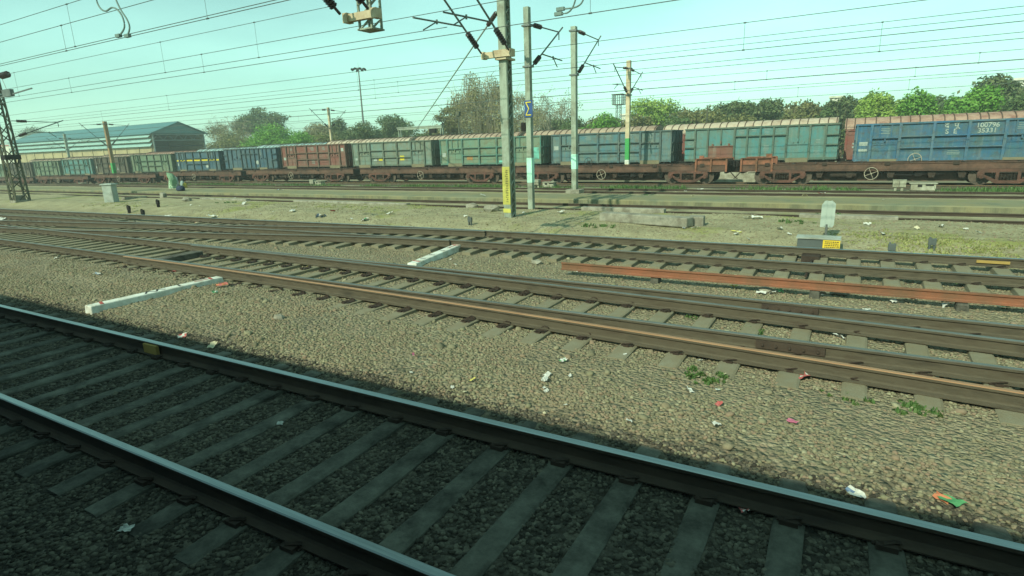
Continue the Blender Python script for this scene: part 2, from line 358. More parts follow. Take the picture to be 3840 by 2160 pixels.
def sleeper_mesh(name, L, mats, near_rails=(), w=.25, top=-.174, hgt=.2, k_=1.):
    """L: (y0,y1) ends; clips at each rail offset"""
    mb = MB(); y0, y1 = L; n = 8
    prof = [(-w / 2 - .015, top - hgt), (w / 2 + .015, top - hgt), (w / 2 - .01, top - .012), (w / 2 - .035, top), (-w / 2 + .035, top), (-w / 2 + .01, top - .012)]
    vs = []; k = len(prof)
    for j in range(n + 1):
        t = j / n; y = y0 + (y1 - y0) * t; dip = -.018 * math.sin(math.pi * t) ** 2
        e = 0.02 if j in (0, n) else 0
        vs += [(a, y, b + dip - (e if b > top - .05 else 0)) for a, b in prof]
    fs = [(j * k + i, j * k + (i + 1) % k, (j + 1) * k + (i + 1) % k, (j + 1) * k + i) for j in range(n) for i in range(k)]
    fs += [tuple(range(k)), tuple(n * k + i for i in reversed(range(k)))]
    mb.add(vs, fs, 0)
    for r in near_rails:
        mb.box((0, r, top + .002), (.16, .2, .01), None, 1)
        for sg in (-1, 1):
            mb.tube([(-.06, r + sg * .085, top + .01), (-.02, r + sg * .115, top + .035), (.04, r + sg * .085, top + .04), (.07, r + sg * .06, top + .03)], .009 * k_, 5, 1)
            mb.box((0, r + sg * .112, top + .01), (.07 * k_, .03 * k_, .022 * k_), None, 1)
    me_o = mb.build(name, mats); return me_o
def lay(proto, parent, xs_, yf, rzf=None):
    out = []
    for i, x in enumerate(xs_):
        o = proto if i == 0 else proto.copy()
        if i: COL.objects.link(o)
        o.location = (x, yf(x), R.uniform(-.006, .004)); o.rotation_euler = (0, 0, (rzf(x) if rzf else 0) + R.uniform(-.012, .012)); o.parent = parent; out.append(o)
    return out
# track A: in front, in the shade of the train
tA = empty('railway_track', (0, 0, 0), 0, 'nearest railway track, dark bed in the shade of the train, oil and shade in its colour, polished blue-grey rail tops', 'railway track', 'tracks across the yard')
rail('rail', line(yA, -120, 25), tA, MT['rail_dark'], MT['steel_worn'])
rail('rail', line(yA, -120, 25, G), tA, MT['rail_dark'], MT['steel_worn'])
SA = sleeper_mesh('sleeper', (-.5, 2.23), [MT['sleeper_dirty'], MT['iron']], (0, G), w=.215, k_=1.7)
XA = [5.03 - i * .572 for i in range(92)]
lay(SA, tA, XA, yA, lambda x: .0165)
m = MB(); q = gnd(418, 868, -.1); m.box((q.x, yA(q.x) + G - .045, -.09), (.30, .04, .12)); m.build('joint_plate', MT['ochre'], tA)['label'] = 'yellow painted patch on the rail web'
# track B with the switch branch
tB = empty('railway_track', (0, 0, 0), 0, 'middle railway track with doubled rails at a set of points, rusty brown near rail', 'railway track', 'tracks across the yard')
rail('rail', line(yB, -150, 25), tB, MT['rail_side'], MT['steel_dull']); rail('rail', line(yB, -150, 25, G), tB, MT['rail_side'], MT['steel_dull'])
MT['rust_top'] = mat('rail_head_brown', [(150, 112, 80), (170, 132, 98)], 4, .55, .3, stretch=(.3, 4, 4))
def yb(x): return yB(x) - .085 - .0019 * max(0, x + 16) ** 2 + (.0)
for off, mt in ((0, MT['rust_top']), (G, MT['steel_dull'])):
    rail('switch_rail', [(x, yb(x) + off, -.003) for x in np.arange(-15.5, 25, 1.)], tB, MT['rail_side'], mt)
SB = sleeper_mesh('sleeper', (-.55, 2.25), [MT['sleeper'], MT['iron']], (0, G))
XB1 = [-16 - i * .63 for i in range(60)]
lay(SB, tB, XB1, yB, lambda x: -.0065)
SB2 = sleeper_mesh('sleeper', (-1.0, 2.3), [MT['sleeper'], MT['iron']], (-.5, 0, G - .5, G))
XB2 = [4.65 - i * .63 for i in range(32)]
lay(SB2, tB, XB2, yB, lambda x: -.0065)
# raised timber/concrete block across track B and the joint bars
m = MB(); a = gnd(395, 655, -.08); b = gnd(500, 634, -.08); m.bar((a.x, a.y, -.12), (b.x, b.y, -.12), .34, .15); m.build('crossing_block', MT['sleeper_dirty'], tB, bevel=.02)
for off in (G, 0):
    x = gnd(1985, 775 if off else 873, -.05).x; m = MB(); m.box((x, yB(x) + off - .03, -.09), (.75, .05, .1)); [m.tube([(x - .3 + k * .15, yB(x) + off - .08, -.09), (x - .3 + k * .15, yB(x) + off, -.09)], .018, 6) for k in range(5)]; m.build('joint_plate', MT['rail_dark'], tB)
# track C: turnout
tC = empty('railway_track', (0, 0, 0), 0, 'far middle railway track splitting into two on the left, shiny far rail', 'railway track', 'tracks across the yard')
for off, tp in ((0, MT['steel_worn']), (-G, MT['steel_dull'])):
    rail('rail', line(yC, -150, 25, off, 2.), tC, MT['rail_side'], tp)
    rail('branch_rail', [(x, pl(DIV, x) + off - .06, -.003) for x in np.arange(-50, -8.9, 1.)], tC, MT['rail_side'], MT['steel_dull'])
SC = sleeper_mesh('sleeper', (-2.25, .52), [MT['sleeper'], MT['iron']], (-G, 0), w=.27)
XC = [4.4 - i * .6 for i in range(28)]
lay(SC, tC, XC, yC)
for k in range(8):
    x0 = -12.4 - k * 3.0
    xx = [x0 - i * .6 for i in range(5)]; xm = x0 - 1.5
    if x0 > -24: 
        lo = pl(DIV, xm) - G - .5 - yC(xm)
        s_ = sleeper_mesh('sleeper', (lo, .52), [MT['sleeper'], MT['iron']], (-G, 0), w=.25); lay(s_, tC, xx, yC, lambda x: .045)
s1 = sleeper_mesh('sleeper', (-2.25, .52), [MT['sleeper'], MT['iron']], (-G, 0), w=.25); lay(s1, tC, [-27 - i * .6 for i in range(26)], yC, lambda x: .045)
s2 = sleeper_mesh('sleeper', (-2.25, .45), [MT['sleeper'], MT['iron']], (-G, 0), w=.25); lay(s2, tC, [-27.3 - i * .6 for i in range(26)], lambda x: pl(DIV, x), lambda x: .13)
# yellow painted marks on the rail web
m = MB(); p = gnd(2505, 660, -.05); m.box((p.x, yC(p.x) - .03, -.09), (.5, .04, .05)); m.build('joint_plate', MT['ochre'], tC)['label'] = 'yellow painted mark on the rail web'
# tracks D and E, half buried
for yf, lab, cnt in ((yD, 'rusty sunken railway track between the soil mound and the concrete walkway', 95), (yE, 'rusty railway track beyond the walkway, in front of the green weeds', 95)):
    t_ = empty('railway_track', (0, 0, 0), 0, lab, 'railway track', 'tracks across the yard')
    for off in (0, G): rail('rail', line(yf, -200, 40, off, 20), t_, MT['rail_dark'], MT['rail_side'])
    sd = sleeper_mesh('sleeper', (-.5, 2.23), [MT['sleeper'], MT['iron']], (0, G)); lay(sd, t_, [5 - i * .65 for i in range(cnt)], yf)
# tracks F, G, H under the wagons
YF, YG, YH = 35.1, 42.15, 47.55
for y0, lab in ((YF, 'railway track under the empty flat wagons'), (YG, 'railway track under the open box wagons'), (YH, 'railway track under the round roofed wagons')):
    t_ = empty('railway_track', (0, 0, 0), 0, lab, 'railway track', 'tracks across the yard')
    for off in (0, G): rail('rail', [(x, y0 + off, -.19 + zoff(x)) for x in range(-200, 41, 5)], t_, MT['rail_side'], MT['rust_top'])
# spare rusty rail on blocks
t_ = MB(); pa = gnd(1412, 672, .0); pb = gnd(2600, 757, .0)
sr = rail('spare_rail', [(-4.9, 10.3, .045), (8, 10.58, .045)], None, MT['rust_orange'], MT['rust_orange'], 0., .86)
tag(sr, 'long orange rusty spare rail lying on blocks beside the sleeper ends', 'rail')
for i, (u, v) in enumerate(((1650, 700), (2050, 735), (2420, 765))):
    p = at(u, v, 10.42); m = MB(); m.box((0, 0, -.005), (.16, .24, .14), None, 0, (.9, .9)); o = m.build('support_block', MT['sleeper_dirty'], bevel=.015, loc=(p.x, 10.42, -.18))
    tag(o, ['small concrete block under the spare rail, nearest its free end', 'small concrete block under the middle of the spare rail', 'small concrete block under the spare rail near the red and white wrapper'][i], 'block', 'blocks carrying the spare rail')

# ------------------------------------------------------------------ loose ballast stones
ico_v = []; ph = (1 + 5 ** .5) / 2
for a in (-1, 1):
    for b in (-ph, ph): ico_v += [(0, a, b), (a, b, 0), (b, 0, a)]
ico_v = np.array(ico_v) / math.sqrt(1 + ph * ph)
fset = []
for i in range(12):
    for j in range(i + 1, 12):
        for k in range(j + 1, 12):
            d = [np.linalg.norm(ico_v[p] - ico_v[q_]) for p, q_ in ((i, j), (j, k), (i, k))]
            if max(d) < 1.1:
                nrm = np.cross(ico_v[j] - ico_v[i], ico_v[k] - ico_v[i]); fset.append((i, j, k) if nrm @ ico_v[i] > 0 else (i, k, j))
ico_f = np.array(fset)
def on_sleeper(x, y):
    if yA(x) - .52 < y < yA(x) + 2.25: return abs((x - 5.03 + .286) % .572 - .286) < (.085 + .05 * math.sin(x * 7.1 + y * 5.3))
    if yB(x) - 1.0 < y < yB(x) + 2.3:
        if y < yB(x) - .1 and x < -9: return False
        if x > -15.4: return abs((x - 4.65 + .315) % .63 - .315) < (.09 + .045 * math.sin(x * 5.7 + y * 6.1))
        return y > yB(x) - .55 and abs((x + 16 + .315) % .63 - .315) < .14
    if yC(x) - 2.3 < y < yC(x) + .55 and x > -12: return abs((x - 4.4 + .3) % .6 - .3) < .15
    return False
def patchy(x, y): return mnoise.fractal(Vector((x * .7, y * 1.1, 17.)), 1., 2., 4) > -.05 or (int(x * 977 + y * 733) % 5 == 0)
def stones(name, n, xr, yr, size, m, seed, cond=None):
    rg = np.random.RandomState(seed); P = []; 
    while len(P) < n:
        u = rg.rand(4 * n, 2); X = xr[0] + u[:, 0] * (xr[1] - xr[0]); Y = yr[0] + u[:, 1] * (yr[1] - yr[0])
        dep = -X * .509 + Y * .861; lat = X * .861 + Y * .509
        ok = (dep > 1.2) & (lat > -.95 * dep - .6) & (lat < .95 * dep + .6) & (rg.rand(len(X)) < np.clip((7.5 / np.maximum(dep, 1)) ** 1.3, 0, 1))
        for x, y in zip(X[ok], Y[ok]):
            if cond and not cond(x, y): continue
            if on_sleeper(x, y): continue
            P.append((x, y))
            if len(P) >= n: break
    P = np.array(P); Z = np.interp(P[:, 1], _hy, _hz) + np.array([hnoise(x, y) + bury(x, y) for x, y in P])
    sz = size[0] + (size[1] - size[0]) * rg.rand(n) ** 1.6
    an = rg.rand(n) * 6.283; q = np.zeros((n, 3, 3)); q[:, 0, 0] = np.cos(an); q[:, 1, 1] = np.cos(an); q[:, 0, 1] = -np.sin(an); q[:, 1, 0] = np.sin(an); q[:, 2, 2] = 1; q = q + rg.randn(n, 3, 3) * .28; q, _ = np.linalg.qr(q)
    loc = ico_v[None] * (1 + .32 * (rg.rand(n, 12, 1) - .5)) * np.stack([sz, sz * rg.uniform(.7, 1., n), sz * rg.uniform(.4, .7, n)], 1)[:, None, :]
    vv = np.einsum('nij,nkj->nki', q, loc) + np.stack([P[:, 0], P[:, 1], Z + sz * .12], 1)[:, None, :]
    ff = (ico_f[None] + (np.arange(n) * 12)[:, None, None]).reshape(-1, 3)
    o = fast_mesh(name, vv.reshape(-1, 3), ff, m); return o
tag(stones('ballast_gravel', 30000, (-14, 5), (.2, 4.55), (.013, .028), MT['stone_oily_shade'], 1), 'ballast stones of the shaded nearest track, coloured dark for oil and shade', kind='stuff')
tag(stones('ballast_gravel', 52000, (-24, 6), (4.4, 14.0), (.013, .029), MT['stone'], 2, patchy), 'grey brown ballast stones between the middle tracks', kind='stuff')
tag(stones('ballast_gravel', 420, (-16, 6), (4.6, 13.6), (.035, .07), MT['stone'], 8), 'larger loose stones scattered over the ballast', kind='stuff')
tag(stones('ballast_gravel', 9000, (-26, 7), (14.2, 19.2), (.012, .034), MT['stone'], 3), 'small stones strewn over the bare soil mound', kind='stuff')
# ------------------------------------------------------------------ bogie shared by all wagons
def make_bogie(parent, loc, frame_mat, detail=True):
    """cast three piece bogie; origin at rail level under its centre, facing -y"""
    b = MB()
    for sgn in (-1, 1):
        y = sgn * 1.13 - .0
        # side frame: top chord, bottom diagonals, column guides, axle boxes
        th = .14
        def pr(poly): b.prism([(p[0], p[1]) for p in poly], y - th / 2, y + th / 2, 'y')
        pr([(-1.16, .60), (1.16, .60), (1.1, .70), (.5, .78), (-.5, .78), (-1.1, .70)])
        for q in (-1, 1):
            pr([(q * 1.16, .6), (q * 1.14, .36), (q * .90, .36), (q * .88, .6)][::q])
            pr([(q * .92, .52), (q * .92, .40), (q * .5, .12), (q * .38, .12), (q * .38, .24)][::q])
            pr([(q * .46, .62), (q * .46, .2), (q * .34, .2), (q * .34, .62)][::q])
        pr([(-.5, .24), (.5, .24), (.42, .1), (-.42, .1)])
        for q in (-1, 1): b.tube([(q * 1.0, y + sgn * .02, .44), (q * 1.0, y + sgn * .16, .44)], .12, 10)
    b.bb(-.22, .22, -1.1, 1.1, .5, .78)
    o = b.build('bogie', frame_mat, parent, loc=loc)
    if detail:
        for q in (-1, 1):
            w = MB()
            for yy in (-.84, .84):
                w.tube([(q, yy - .065, .44), (q, yy + .065, .44)], .45, 22); w.tube([(q, yy + (.1 if yy > 0 else -.1), .44), (q, yy, .44)], .14, 10)
            w.tube([(q, -1.05, .44), (q, 1.05, .44)], .08, 8)
            wo = w.build('wheelset', MT['wheel'], o)
        for y in (-1.13, 1.13):
            s_ = MB()
            for k in range(-2, 3):
                for j in range(7): s_.torus((k * .125, y, .27 + j * .048), .05, .012, 'z', 8, 4)
            s_.bb(-.33, .33, y - .1, y + .1, .595, .64)
            s_.build('spring_nest', MT['iron'], o)
    return o
def handwheel(c, r, parent, m, sp=4, rot=.4):
    h = MB(); h.torus(c, r, .018, 'y', 24, 6); c = Vector(c)
    for k in range(sp):
        a = rot + 2 * math.pi * k / sp; h.bar(c, c + Vector((math.cos(a) * r, 0, math.sin(a) * r)), .035, .02)
    h.tube([c + Vector((0, -.02, 0)), c + Vector((0, .25, 0))], .03, 6)
    return h.build('handwheel', m, parent)

# ------------------------------------------------------------------ empty flat wagons, front train
MT['wheel_white'] = mat('handwheel_pale', [(150, 136, 116), (170, 158, 138)], 6, .8)
def make_flat():
    r = empty('flat_wagon'); L = 13.9
    d = MB()
    for y in (-1.05, 1.05):                               # side sills, fish-bellied
        s_ = -1 if y < 0 else 1
        d.bb(-L / 2, L / 2, y - .05, y + .05, .72, 1.06); d.bb(-L / 2, L / 2, y - .09, y + .09, 1.06, 1.09); d.bb(-L / 2, L / 2, y - .09, y + .09, .70, .72)
    d.build('side_sill', MT['flat_brown'], r)
    c = MB(); c.prism([(-3.7, .66), (-3.3, .2), (3.3, .2), (3.7, .66), (3.7, .98), (-3.7, .98)], -.5, .5, 'y'); c.bb(-L / 2, L / 2, -.26, .26, .68, 1.0)
    c.bb(-3.3, 3.3, -.56, .56, .17, .198)
    c.build('centre_sill', MT['flat_brown'], r)
    k = MB()
    for i in range(13):
        x = -6.6 + i * 1.1; k.bb(x - .05, x + .05, -1.0, 1.0, .9, 1.075)
    for x in (-6.9, 6.9): k.bb(x - .06, x + .06, -1.05, 1.05, .6, 1.07)
    for x in (-3.0, -1.6, .2, 1.9, 3.1): k.prism([(x - .11, .36), (x + .11, .36), (x + .2, .72), (x - .2, .72)], -1.0, -.51, 'y')
    for i in range(5): k.bb(-5.6 + 2.8 * i - .12, -5.6 + 2.8 * i + .12, -1.17, -1.13, 1.0, 1.16)
    k.build('cross_bearer', MT['iron'], r)
    t = MB(); t.tube([(-2.5, -.78, .52), (-1.3, -.78, .52)], .19, 12); t.build('air_cylinder', MT['iron'], r)
    p = MB(); p.tube([(-6.6, -.9, .62), (-4, -.92, .66), (-1, -.92, .60), (2, -.92, .64), (4, -.92, .62), (6.6, -.9, .66)], .022, 5)
    p.bb(.3, 1.1, -.95, -.8, .46, .52); p.bb(1.5, 2.4, -.95, -.85, .5, .55); p.bar((.4, -.9, .5), (3.6, -.9, .7), .03); p.bb(1.2, 1.5, -.98, -.7, .42, .68)
    p.build('brake_rigging', MT['black'], r)
    handwheel((-.65, -1.16, .57), .3, r, MT['wheel_white'])
    for s_ in (-1, 1):
        make_bogie(r, (s_ * 4.8, 0, 0), MT['flat_red'])
        b = MB(); b.bb(s_ * 6.95, s_ * 7.25, -.13, .13, .68, .92); b.bb(s_ * 7.1, s_ * 7.42, -.18, .16, .62, .98); b.tube([(s_ * 7.0, -.42, .74), (s_ * 7.2, -.42, .5), (s_ * 7.38, -.40, .3), (s_ * 7.45, -.3, .28)], .03, 6)
        b.build('coupler', MT['iron'], r)
    return r
FX = [-5.86 + 14.7 * .5 + .0] + [-5.86 - 14.7 * (i + .5) for i in range(8)]
flab = ['empty brown flat wagon nearest on the right, one red bogie cut by the photo edge', 'empty brown flat wagon below the pale blue box wagon, raised rust red end', 'empty brown flat wagon below the teal green and grey blue box wagons', 'empty brown flat wagon below the red brown box wagon', 'empty brown flat wagon just right of the bent person with bags', 'empty brown flat wagon right behind the bent person', 'empty brown flat wagon behind the grey cabinet', 'empty brown flat wagon between lattice mast and grey cabinet', 'empty brown flat wagon farthest left behind the lattice mast']
f0 = make_flat(); FW_ = [f0] + [copy_tree(f0) for _ in FX[1:]]
for i, x in enumerate(FX):
    o = FW_[i]
    o.location = (x, YF + G / 2 + .3, -.19 + zoff(x)); o['label'] = flab[i]; o['category'] = 'flat wagon'; o['group'] = 'empty flat wagons of the front train'
    if i < 2:
        s_ = -1 if i == 0 else 1                              # raised rusty end stops on both sides of the first coupling
        e = MB()
        xa, xb = (s_ * 5.35, s_ * 6.95) if i == 0 else (s_ * 5.25, s_ * 6.95)
        x0, x1 = min(xa, xb), max(xa, xb)
        for y in (-1.08, 1.0):
            e.bb(x0, x1, y, y + .08, .72, 1.42)
            for k in (0, .5, 1): e.bb(x0 + (x1 - x0) * k - .05, x0 + (x1 - x0) * k + .05, y - .14, y + .01, .7, 1.42)
            e.bb(x0 - .02, x1 + .02, y - .1, y + .1, 1.42, 1.46)
        e.bb(x1 - .1 if s_ > 0 else x0, x1 if s_ > 0 else x0 + .1, -1.0, 1.0, 1.0, 1.42)
        if i == 0: e.bb(x1 - .35, x1 - .05, -1.06, -.9, 1.4, 1.66)
        else: e.bb(x0 + .15, x0 + .4, -1.06, -.9, 1.4, 1.62)
        e.build('end_stop', MT['rust_box'], o)
        u = MB(); xm = s_ * 7.05; u.bb(xm - .3, xm + .25, -.5, .5, .95, 1.3)
        for k in range(4): u.torus((xm, -.45, 1.0 + k * .1), .16, .03, 'z', 12, 5)
        u.build('draft_gear', MT['black'], o)

# ------------------------------------------------------------------ open box wagons, middle train
def wagon_text(body, size, x, z, parent, m, name='lettering', y=-.02, sx=1.):
    cu = bpy.data.curves.new('txt', 'FONT'); cu.body = body; cu.size = size; cu.align_x = 'CENTER'; cu.extrude = .003; cu.offset = size * .018
    o = bpy.data.objects.new('txt', cu); COL.objects.link(o); dg = bpy.context.evaluated_depsgraph_get()
    me = bpy.data.meshes.new_from_object(o.evaluated_get(dg)); bpy.data.objects.remove(o)
    me.transform(Matrix.Translation((x, y, z)) @ Matrix.Rotation(math.pi / 2, 4, 'X') @ Matrix.Diagonal((sx, 1, 1, 1)))
    me.materials.clear(); me.materials.append(m); n = bpy.data.objects.new(name, me); COL.objects.link(n); n.parent = parent
    return n
def make_box_wagon(L, kind, pm, rib, door_m, lab, z0, deco):
    """body origin: rail level, wagon left end, front face at y=0; body from z=1.14 to 3.26"""
    r = empty('box_wagon'); tag(r, lab, 'box wagon', 'open box wagons of the middle train')
    zb, zt, W = 1.12, 3.26, 2.9
    b = MB()
    b.bb(0, L, 0, .05, zb, zt); b.bb(0, L, W - .05, W, zb, zt); b.bb(0, .05, .05, W - .05, zb, zt); b.bb(L - .05, L, .05, W - .05, zb, zt); b.bb(.05, L - .05, .05, W - .05, zb, zb + .08)
    b.build('body', pm, r)
    f = MB()
    f.bb(-.03, L + .03, -.09, .08, zt - .08, zt + .02); f.bb(-.03, L + .03, W - .08, W + .09, zt - .08, zt + .02)
    for xx in (-.06, L - .02): f.bb(xx, xx + .08, .08, W - .08, zt - .08, zt + .02)
    f.bb(0, L, -.06, 0, zb - .02, zb + .12)
    for yy in (.35, 1.1, 1.8, 2.5):
        for xx in (-.07, L + .0): f.bb(xx, xx + .07, yy - .05, yy + .05, zb, zt - .03)
    for zz in (1.75, 2.4):
        for xx in (-.06, L + .0): f.bb(xx, xx + .06, .05, W - .05, zz - .05, zz + .05)
    def post(x, w=.14, d=.13, z_0=zb - .05, z_1=None): f.bb(x - w / 2, x + w / 2, -d, 0, z_0, (z_1 or zt - .02))
    def rib_h(x0_, x1_, z, d=.15, h=.07): f.bb(x0_, x1_, -d, 0, z - h / 2, z + h / 2)
    zr1 = zt - (zt - zb) * .36; zr2 = zt - (zt - zb) * .66
    doors = []
    if kind == 'A':
        e = .085 * L; dw = .155 * L; bw = (L - 2 * e - 2 * dw) / 3
        X = [0, e, e + dw, e + dw + bw, e + dw + 2 * bw, e + dw + 3 * bw, e + 2 * dw + 3 * bw, L]
        for x in X[1:-1]: post(x)
        for x in (X[0] + .05, X[-1] - .05): post(x, .09, .07)
        for k in (2, 3, 4):
            rib_h(X[k] + .065, X[k + 1] - .065, zr1); rib_h(X[k] + .065, X[k + 1] - .065, zr2)
        for k in (1, 5):
            rib_h(X[k] + .065, X[k + 1] - .065, zr1 - .05)
            for t in (.3, .7): post(X[k] + (X[k + 1] - X[k]) * t, .06, .07, zr1 - .02, zt - .03)
            doors.append((X[k] + .09, X[k + 1] - .09))
    else:
        n = [0, .075, .165, .35, .435, .52, .605, .69, .83, .925, 1.0]; X = [t * L for t in n]
        for x in X[1:-1]: post(x, .11)
        post((X[2] + X[3]) / 2, .08, .08, zb + 1.05, zt - .03); post((X[7] + X[8]) / 2, .08, .08, zb + 1.05, zt - .03)
        rib_h(X[3], X[7], zt - .58)
        for k in (0, 9):
            rib_h(X[k], X[k + 1], zt - .66); rib_h(X[k], X[k + 1], zt - 1.25)
        doors = [(X[2] + .07, X[3] - .07), (X[7] + .07, X[8] - .07)]
    f.build('frame_rib', rib, r)
    for k, (a, c) in enumerate(doors):
        d = MB(); zd = zb + .98
        d.bb(a, c, -.045, -.005, zb + .1, zd); d.bb(a, c, -.085, -.046, zd - .06, zd); d.bb(a, a + .05, -.07, -.046, zb + .1, zd - .06); d.bb(c - .05, c, -.07, -.046, zb + .1, zd - .06); d.bb((a + c) / 2 - .02, (a + c) / 2 + .02, -.07, -.046, zb + .1, zd - .06)
        d.bb(a + .2, a + .32, -.1, -.02, zd, zd + .14); d.bb(c - .32, c - .2, -.1, -.02, zd, zd + .14); d.bb((a + c) / 2 - .04, (a + c) / 2 + .04, -.12, -.02, zd + .12, zd + .32)
        o = d.build('side_door', door_m[k] if isinstance(door_m, (list, tuple)) else door_m, r)
        if isinstance(door_m, (list, tuple)) and door_m[0] is not door_m[1] and k == 0: o['label'] = 'rusty red side door'
        s_ = MB(); s_.bb(a - .06, c + .06, -.16, -.07, zb - .16, zb + .1); s_.bb(a + .1, a + .16, -.1, -.05, zb - .4, zb - .16); s_.bb(c - .16, c - .1, -.1, -.05, zb - .4, zb - .16)
        s_.build('door_sill', MT['sill'], r)
    u = MB(); u.bb(.1, L - .1, .15, W - .15, zb - .2, zb - .02); u.bb(.2, L - .2, 1.15, 1.75, .75, zb - .2)
    for xx in np.linspace(.5, L - .5, 7): u.bb(xx - .07, xx + .07, .02, .2, zb - .18, zb - .03)
    for s_, xx in ((-1, -.05), (1, L + .05)): u.bb(min(xx, xx + s_ * .42), max(xx, xx + s_ * .42), 1.3, 1.6, .8, 1.1)
    u.bb(L * .3, L * .55, .3, .6, .62, .9)
    u.build('underframe', MT['black'], r)
    for xx in (1.5, L - 1.5): make_bogie(r, (xx, W / 2, 0), MT['iron'], False)
    for xx in (1.5, L - 1.5):
        for q in (-1, 1):
            w = MB(); w.tube([(xx + q, W / 2 - .95, .44), (xx + q, W / 2 + .95, .44)], .08, 8)
            for yy in (W / 2 - .84, W / 2 + .84): w.tube([(xx + q, yy - .06, .44), (xx + q, yy + .06, .44)], .44, 16)
            w.build('wheelset', MT['wheel'], r)
    if deco: deco(r, L, X, zb, zt)
    return r
MT['sill'] = mat('door_sill_dusty', [(104, 96, 74), (124, 116, 92)], 4, .9)
def mark(name, r, items, m):
    b = MB()
    for (x, z, w, h) in items: b.bb(x - w / 2, x + w / 2, -.012, -.002, z - h / 2, z + h / 2)
    return b.build(name, m, r)
def disc(r, x, z, rad=.2):
    b = MB(); b.tube([(x, -.014, z), (x, -.002, z)], rad, 16); return b.build('white_disc', MT['lettering'], r)
def scrib(r, x, z, w, n, seed=0, h=.05):
    rg = random.Random(seed); it = []
    for i in range(n):
        t = rg.uniform(-.5, .5) * w * .2; it.append((x + t, z - i * h * 1.8, w * rg.uniform(.5, 1), h * .7))
    return mark('lettering', r, it, MT['worn_letter'])
MT['worn_letter'] = mat('worn_lettering', [(110, 124, 118), (140, 150, 140)], 14, .9)
def deco_blue(r, L, X, zb, zt):
    wagon_text('द  पू', .40, (X[3] + X[4]) / 2, zt - .36, r, MT['lettering']); wagon_text('S  E', .36, (X[3] + X[4]) / 2, zt - .69, r, MT['lettering'])
    wagon_text('100796', .34, (X[4] + X[5]) / 2, zt - .40, r, MT['lettering']); wagon_text('35331', .34, (X[4] + X[5]) / 2, zt - .69, r, MT['lettering'])
    mark('lettering', r, [((X[4] + X[5]) / 2, zt - .15, .4, .05)], MT['worn_letter'])
    mark('lettering', r, [(.42, 2.12, .44, .22), (.42, 1.74, .44, .14)], MT['lettering'])
    scrib(r, (X[1] + X[2]) / 2, zt - .3, .6, 4, 3); scrib(r, (X[5] + X[6]) / 2, zt - .25, .7, 4, 4); scrib(r, (X[3] + X[4]) / 2 + .2, zb + .5, .6, 3, 5); scrib(r, X[2] + .9, zb + .55, .4, 3, 6)
    handwheel((X[2] + .85, -.3, zb + .06), .33, r, MT['wheel_white'])
def deco_teal(r, L, X, zb, zt):
    scrib(r, (X[3] + X[4]) / 2, zt - .25, .45, 3, 11); scrib(r, (X[4] + X[5]) / 2, zt - .2, .4, 2, 12); scrib(r, (X[5] + X[6]) / 2, zt - .16, .5, 5, 13); scrib(r, (X[0] + X[1]) / 2, zt - .85, .4, 3, 14); scrib(r, (X[8] + X[9]) / 2, zt - .95, .4, 3, 15); scrib(r, (X[8] + X[9]) / 2, zb + .5, .4, 3, 17); scrib(r, (X[5] + X[6]) / 2, zb + .9, .4, 4, 16)
def deco_pale(r, L, X, zb, zt):
    for k, s_ in ((2, 21), (3, 22), (4, 23), (5, 24)): scrib(r, (X[k] + X[k + 1]) / 2, zt - .2, .5, 4, s_)
    mark('lettering', r, [(.4, 2.25, .36, .3)], MT['lettering']); handwheel((X[2] + .95, -.3, zb + .05), .3, r, MT['iron']); scrib(r, X[4] + .4, zb + .7, .4, 4, 9)
def deco_green(r, L, X, zb, zt):
    mark('lettering', r, [(.4, 1.95, .36, .3), (1.4, zb + .18, 1.0, .13), (2.2, zb + .2, .5, .1)], MT['lettering'])
    b = MB(); b.torus(((X[4] + X[5]) / 2 + .2, -.004, zt - 1.15), .28, .03, 'y', 16, 4); b.tube([((X[4] + X[5]) / 2 + .2, -.012, zt - 1.15), ((X[4] + X[5]) / 2 + .2, -.002, zt - 1.15)], .24, 14); b.build('painted_emblem', MT['sand_mark'], r)
    mark('paint_patch', r, [(X[2] + .7, zb + .55, .6, .4)], MT['orange_mark']); mark('paint_patch', r, [((X[4] + X[5]) / 2, zb + .2, 1.4, .15)], MT['aqua_mark']); mark('paint_patch', r, [(L - .5, zb + .8, .6, .9)], MT['aqua_mark'])
def deco_grey(r, L, X, zb, zt):
    mark('paint_patch', r, [(X[3] - .45, 1.72, .45, .3)], MT['yellow_mark']); mark('paint_patch', r, [(X[4] + .5, 1.78, .5, .42)], MT['yellow_mark']); mark('lettering', r, [(X[2] + .55, 1.68, .38, .28), (.45, 1.75, .25, .2)], MT['lettering'])
    scrib(r, (X[3] + X[4]) / 2, zt - .2, .5, 4, 31); scrib(r, X[4] - .5, 1.75, .6, 3, 32)
def deco_red(r, L, X, zb, zt):
    mark('lettering', r, [(.42, 1.95, .34, .26), (L - .45, zt - .55, .34, .3)], MT['lettering']); scrib(r, (X[3] + X[4]) / 2, zt - .25, .6, 4, 41); scrib(r, (X[4] + X[5]) / 2, zt - .25, .6, 4, 42); scrib(r, (X[3] + X[4]) / 2, 1.7, .5, 4, 43); scrib(r, X[1] + .7, zt - .3, .5, 3, 44)
def deco_dkblue(r, L, X, zb, zt):
    disc(r, X[6] + .3, 1.75, .22); scrib(r, (X[6] + X[7]) / 2 + .5, zt - .2, .5, 7, 51); scrib(r, X[5], zt - .3, .5, 3, 52)
def deco_stripe(r, L, X, zb, zt):
    b = MB()
    for k in range(7):
        b.bb(X[k] + (.08 if k else 0), X[k + 1] - (.08 if k < 6 else 0), -.012, -.002, 2.18, 2.36)
    b.build('yellow_stripe', MT['yellow_mark'], r); disc(r, X[5] - .5, 1.6, .24); scrib(r, X[4] - .2, zt - .25, .7, 4, 61); mark('lettering', r, [(.3, 1.8, .25, .3)], MT['lettering'])
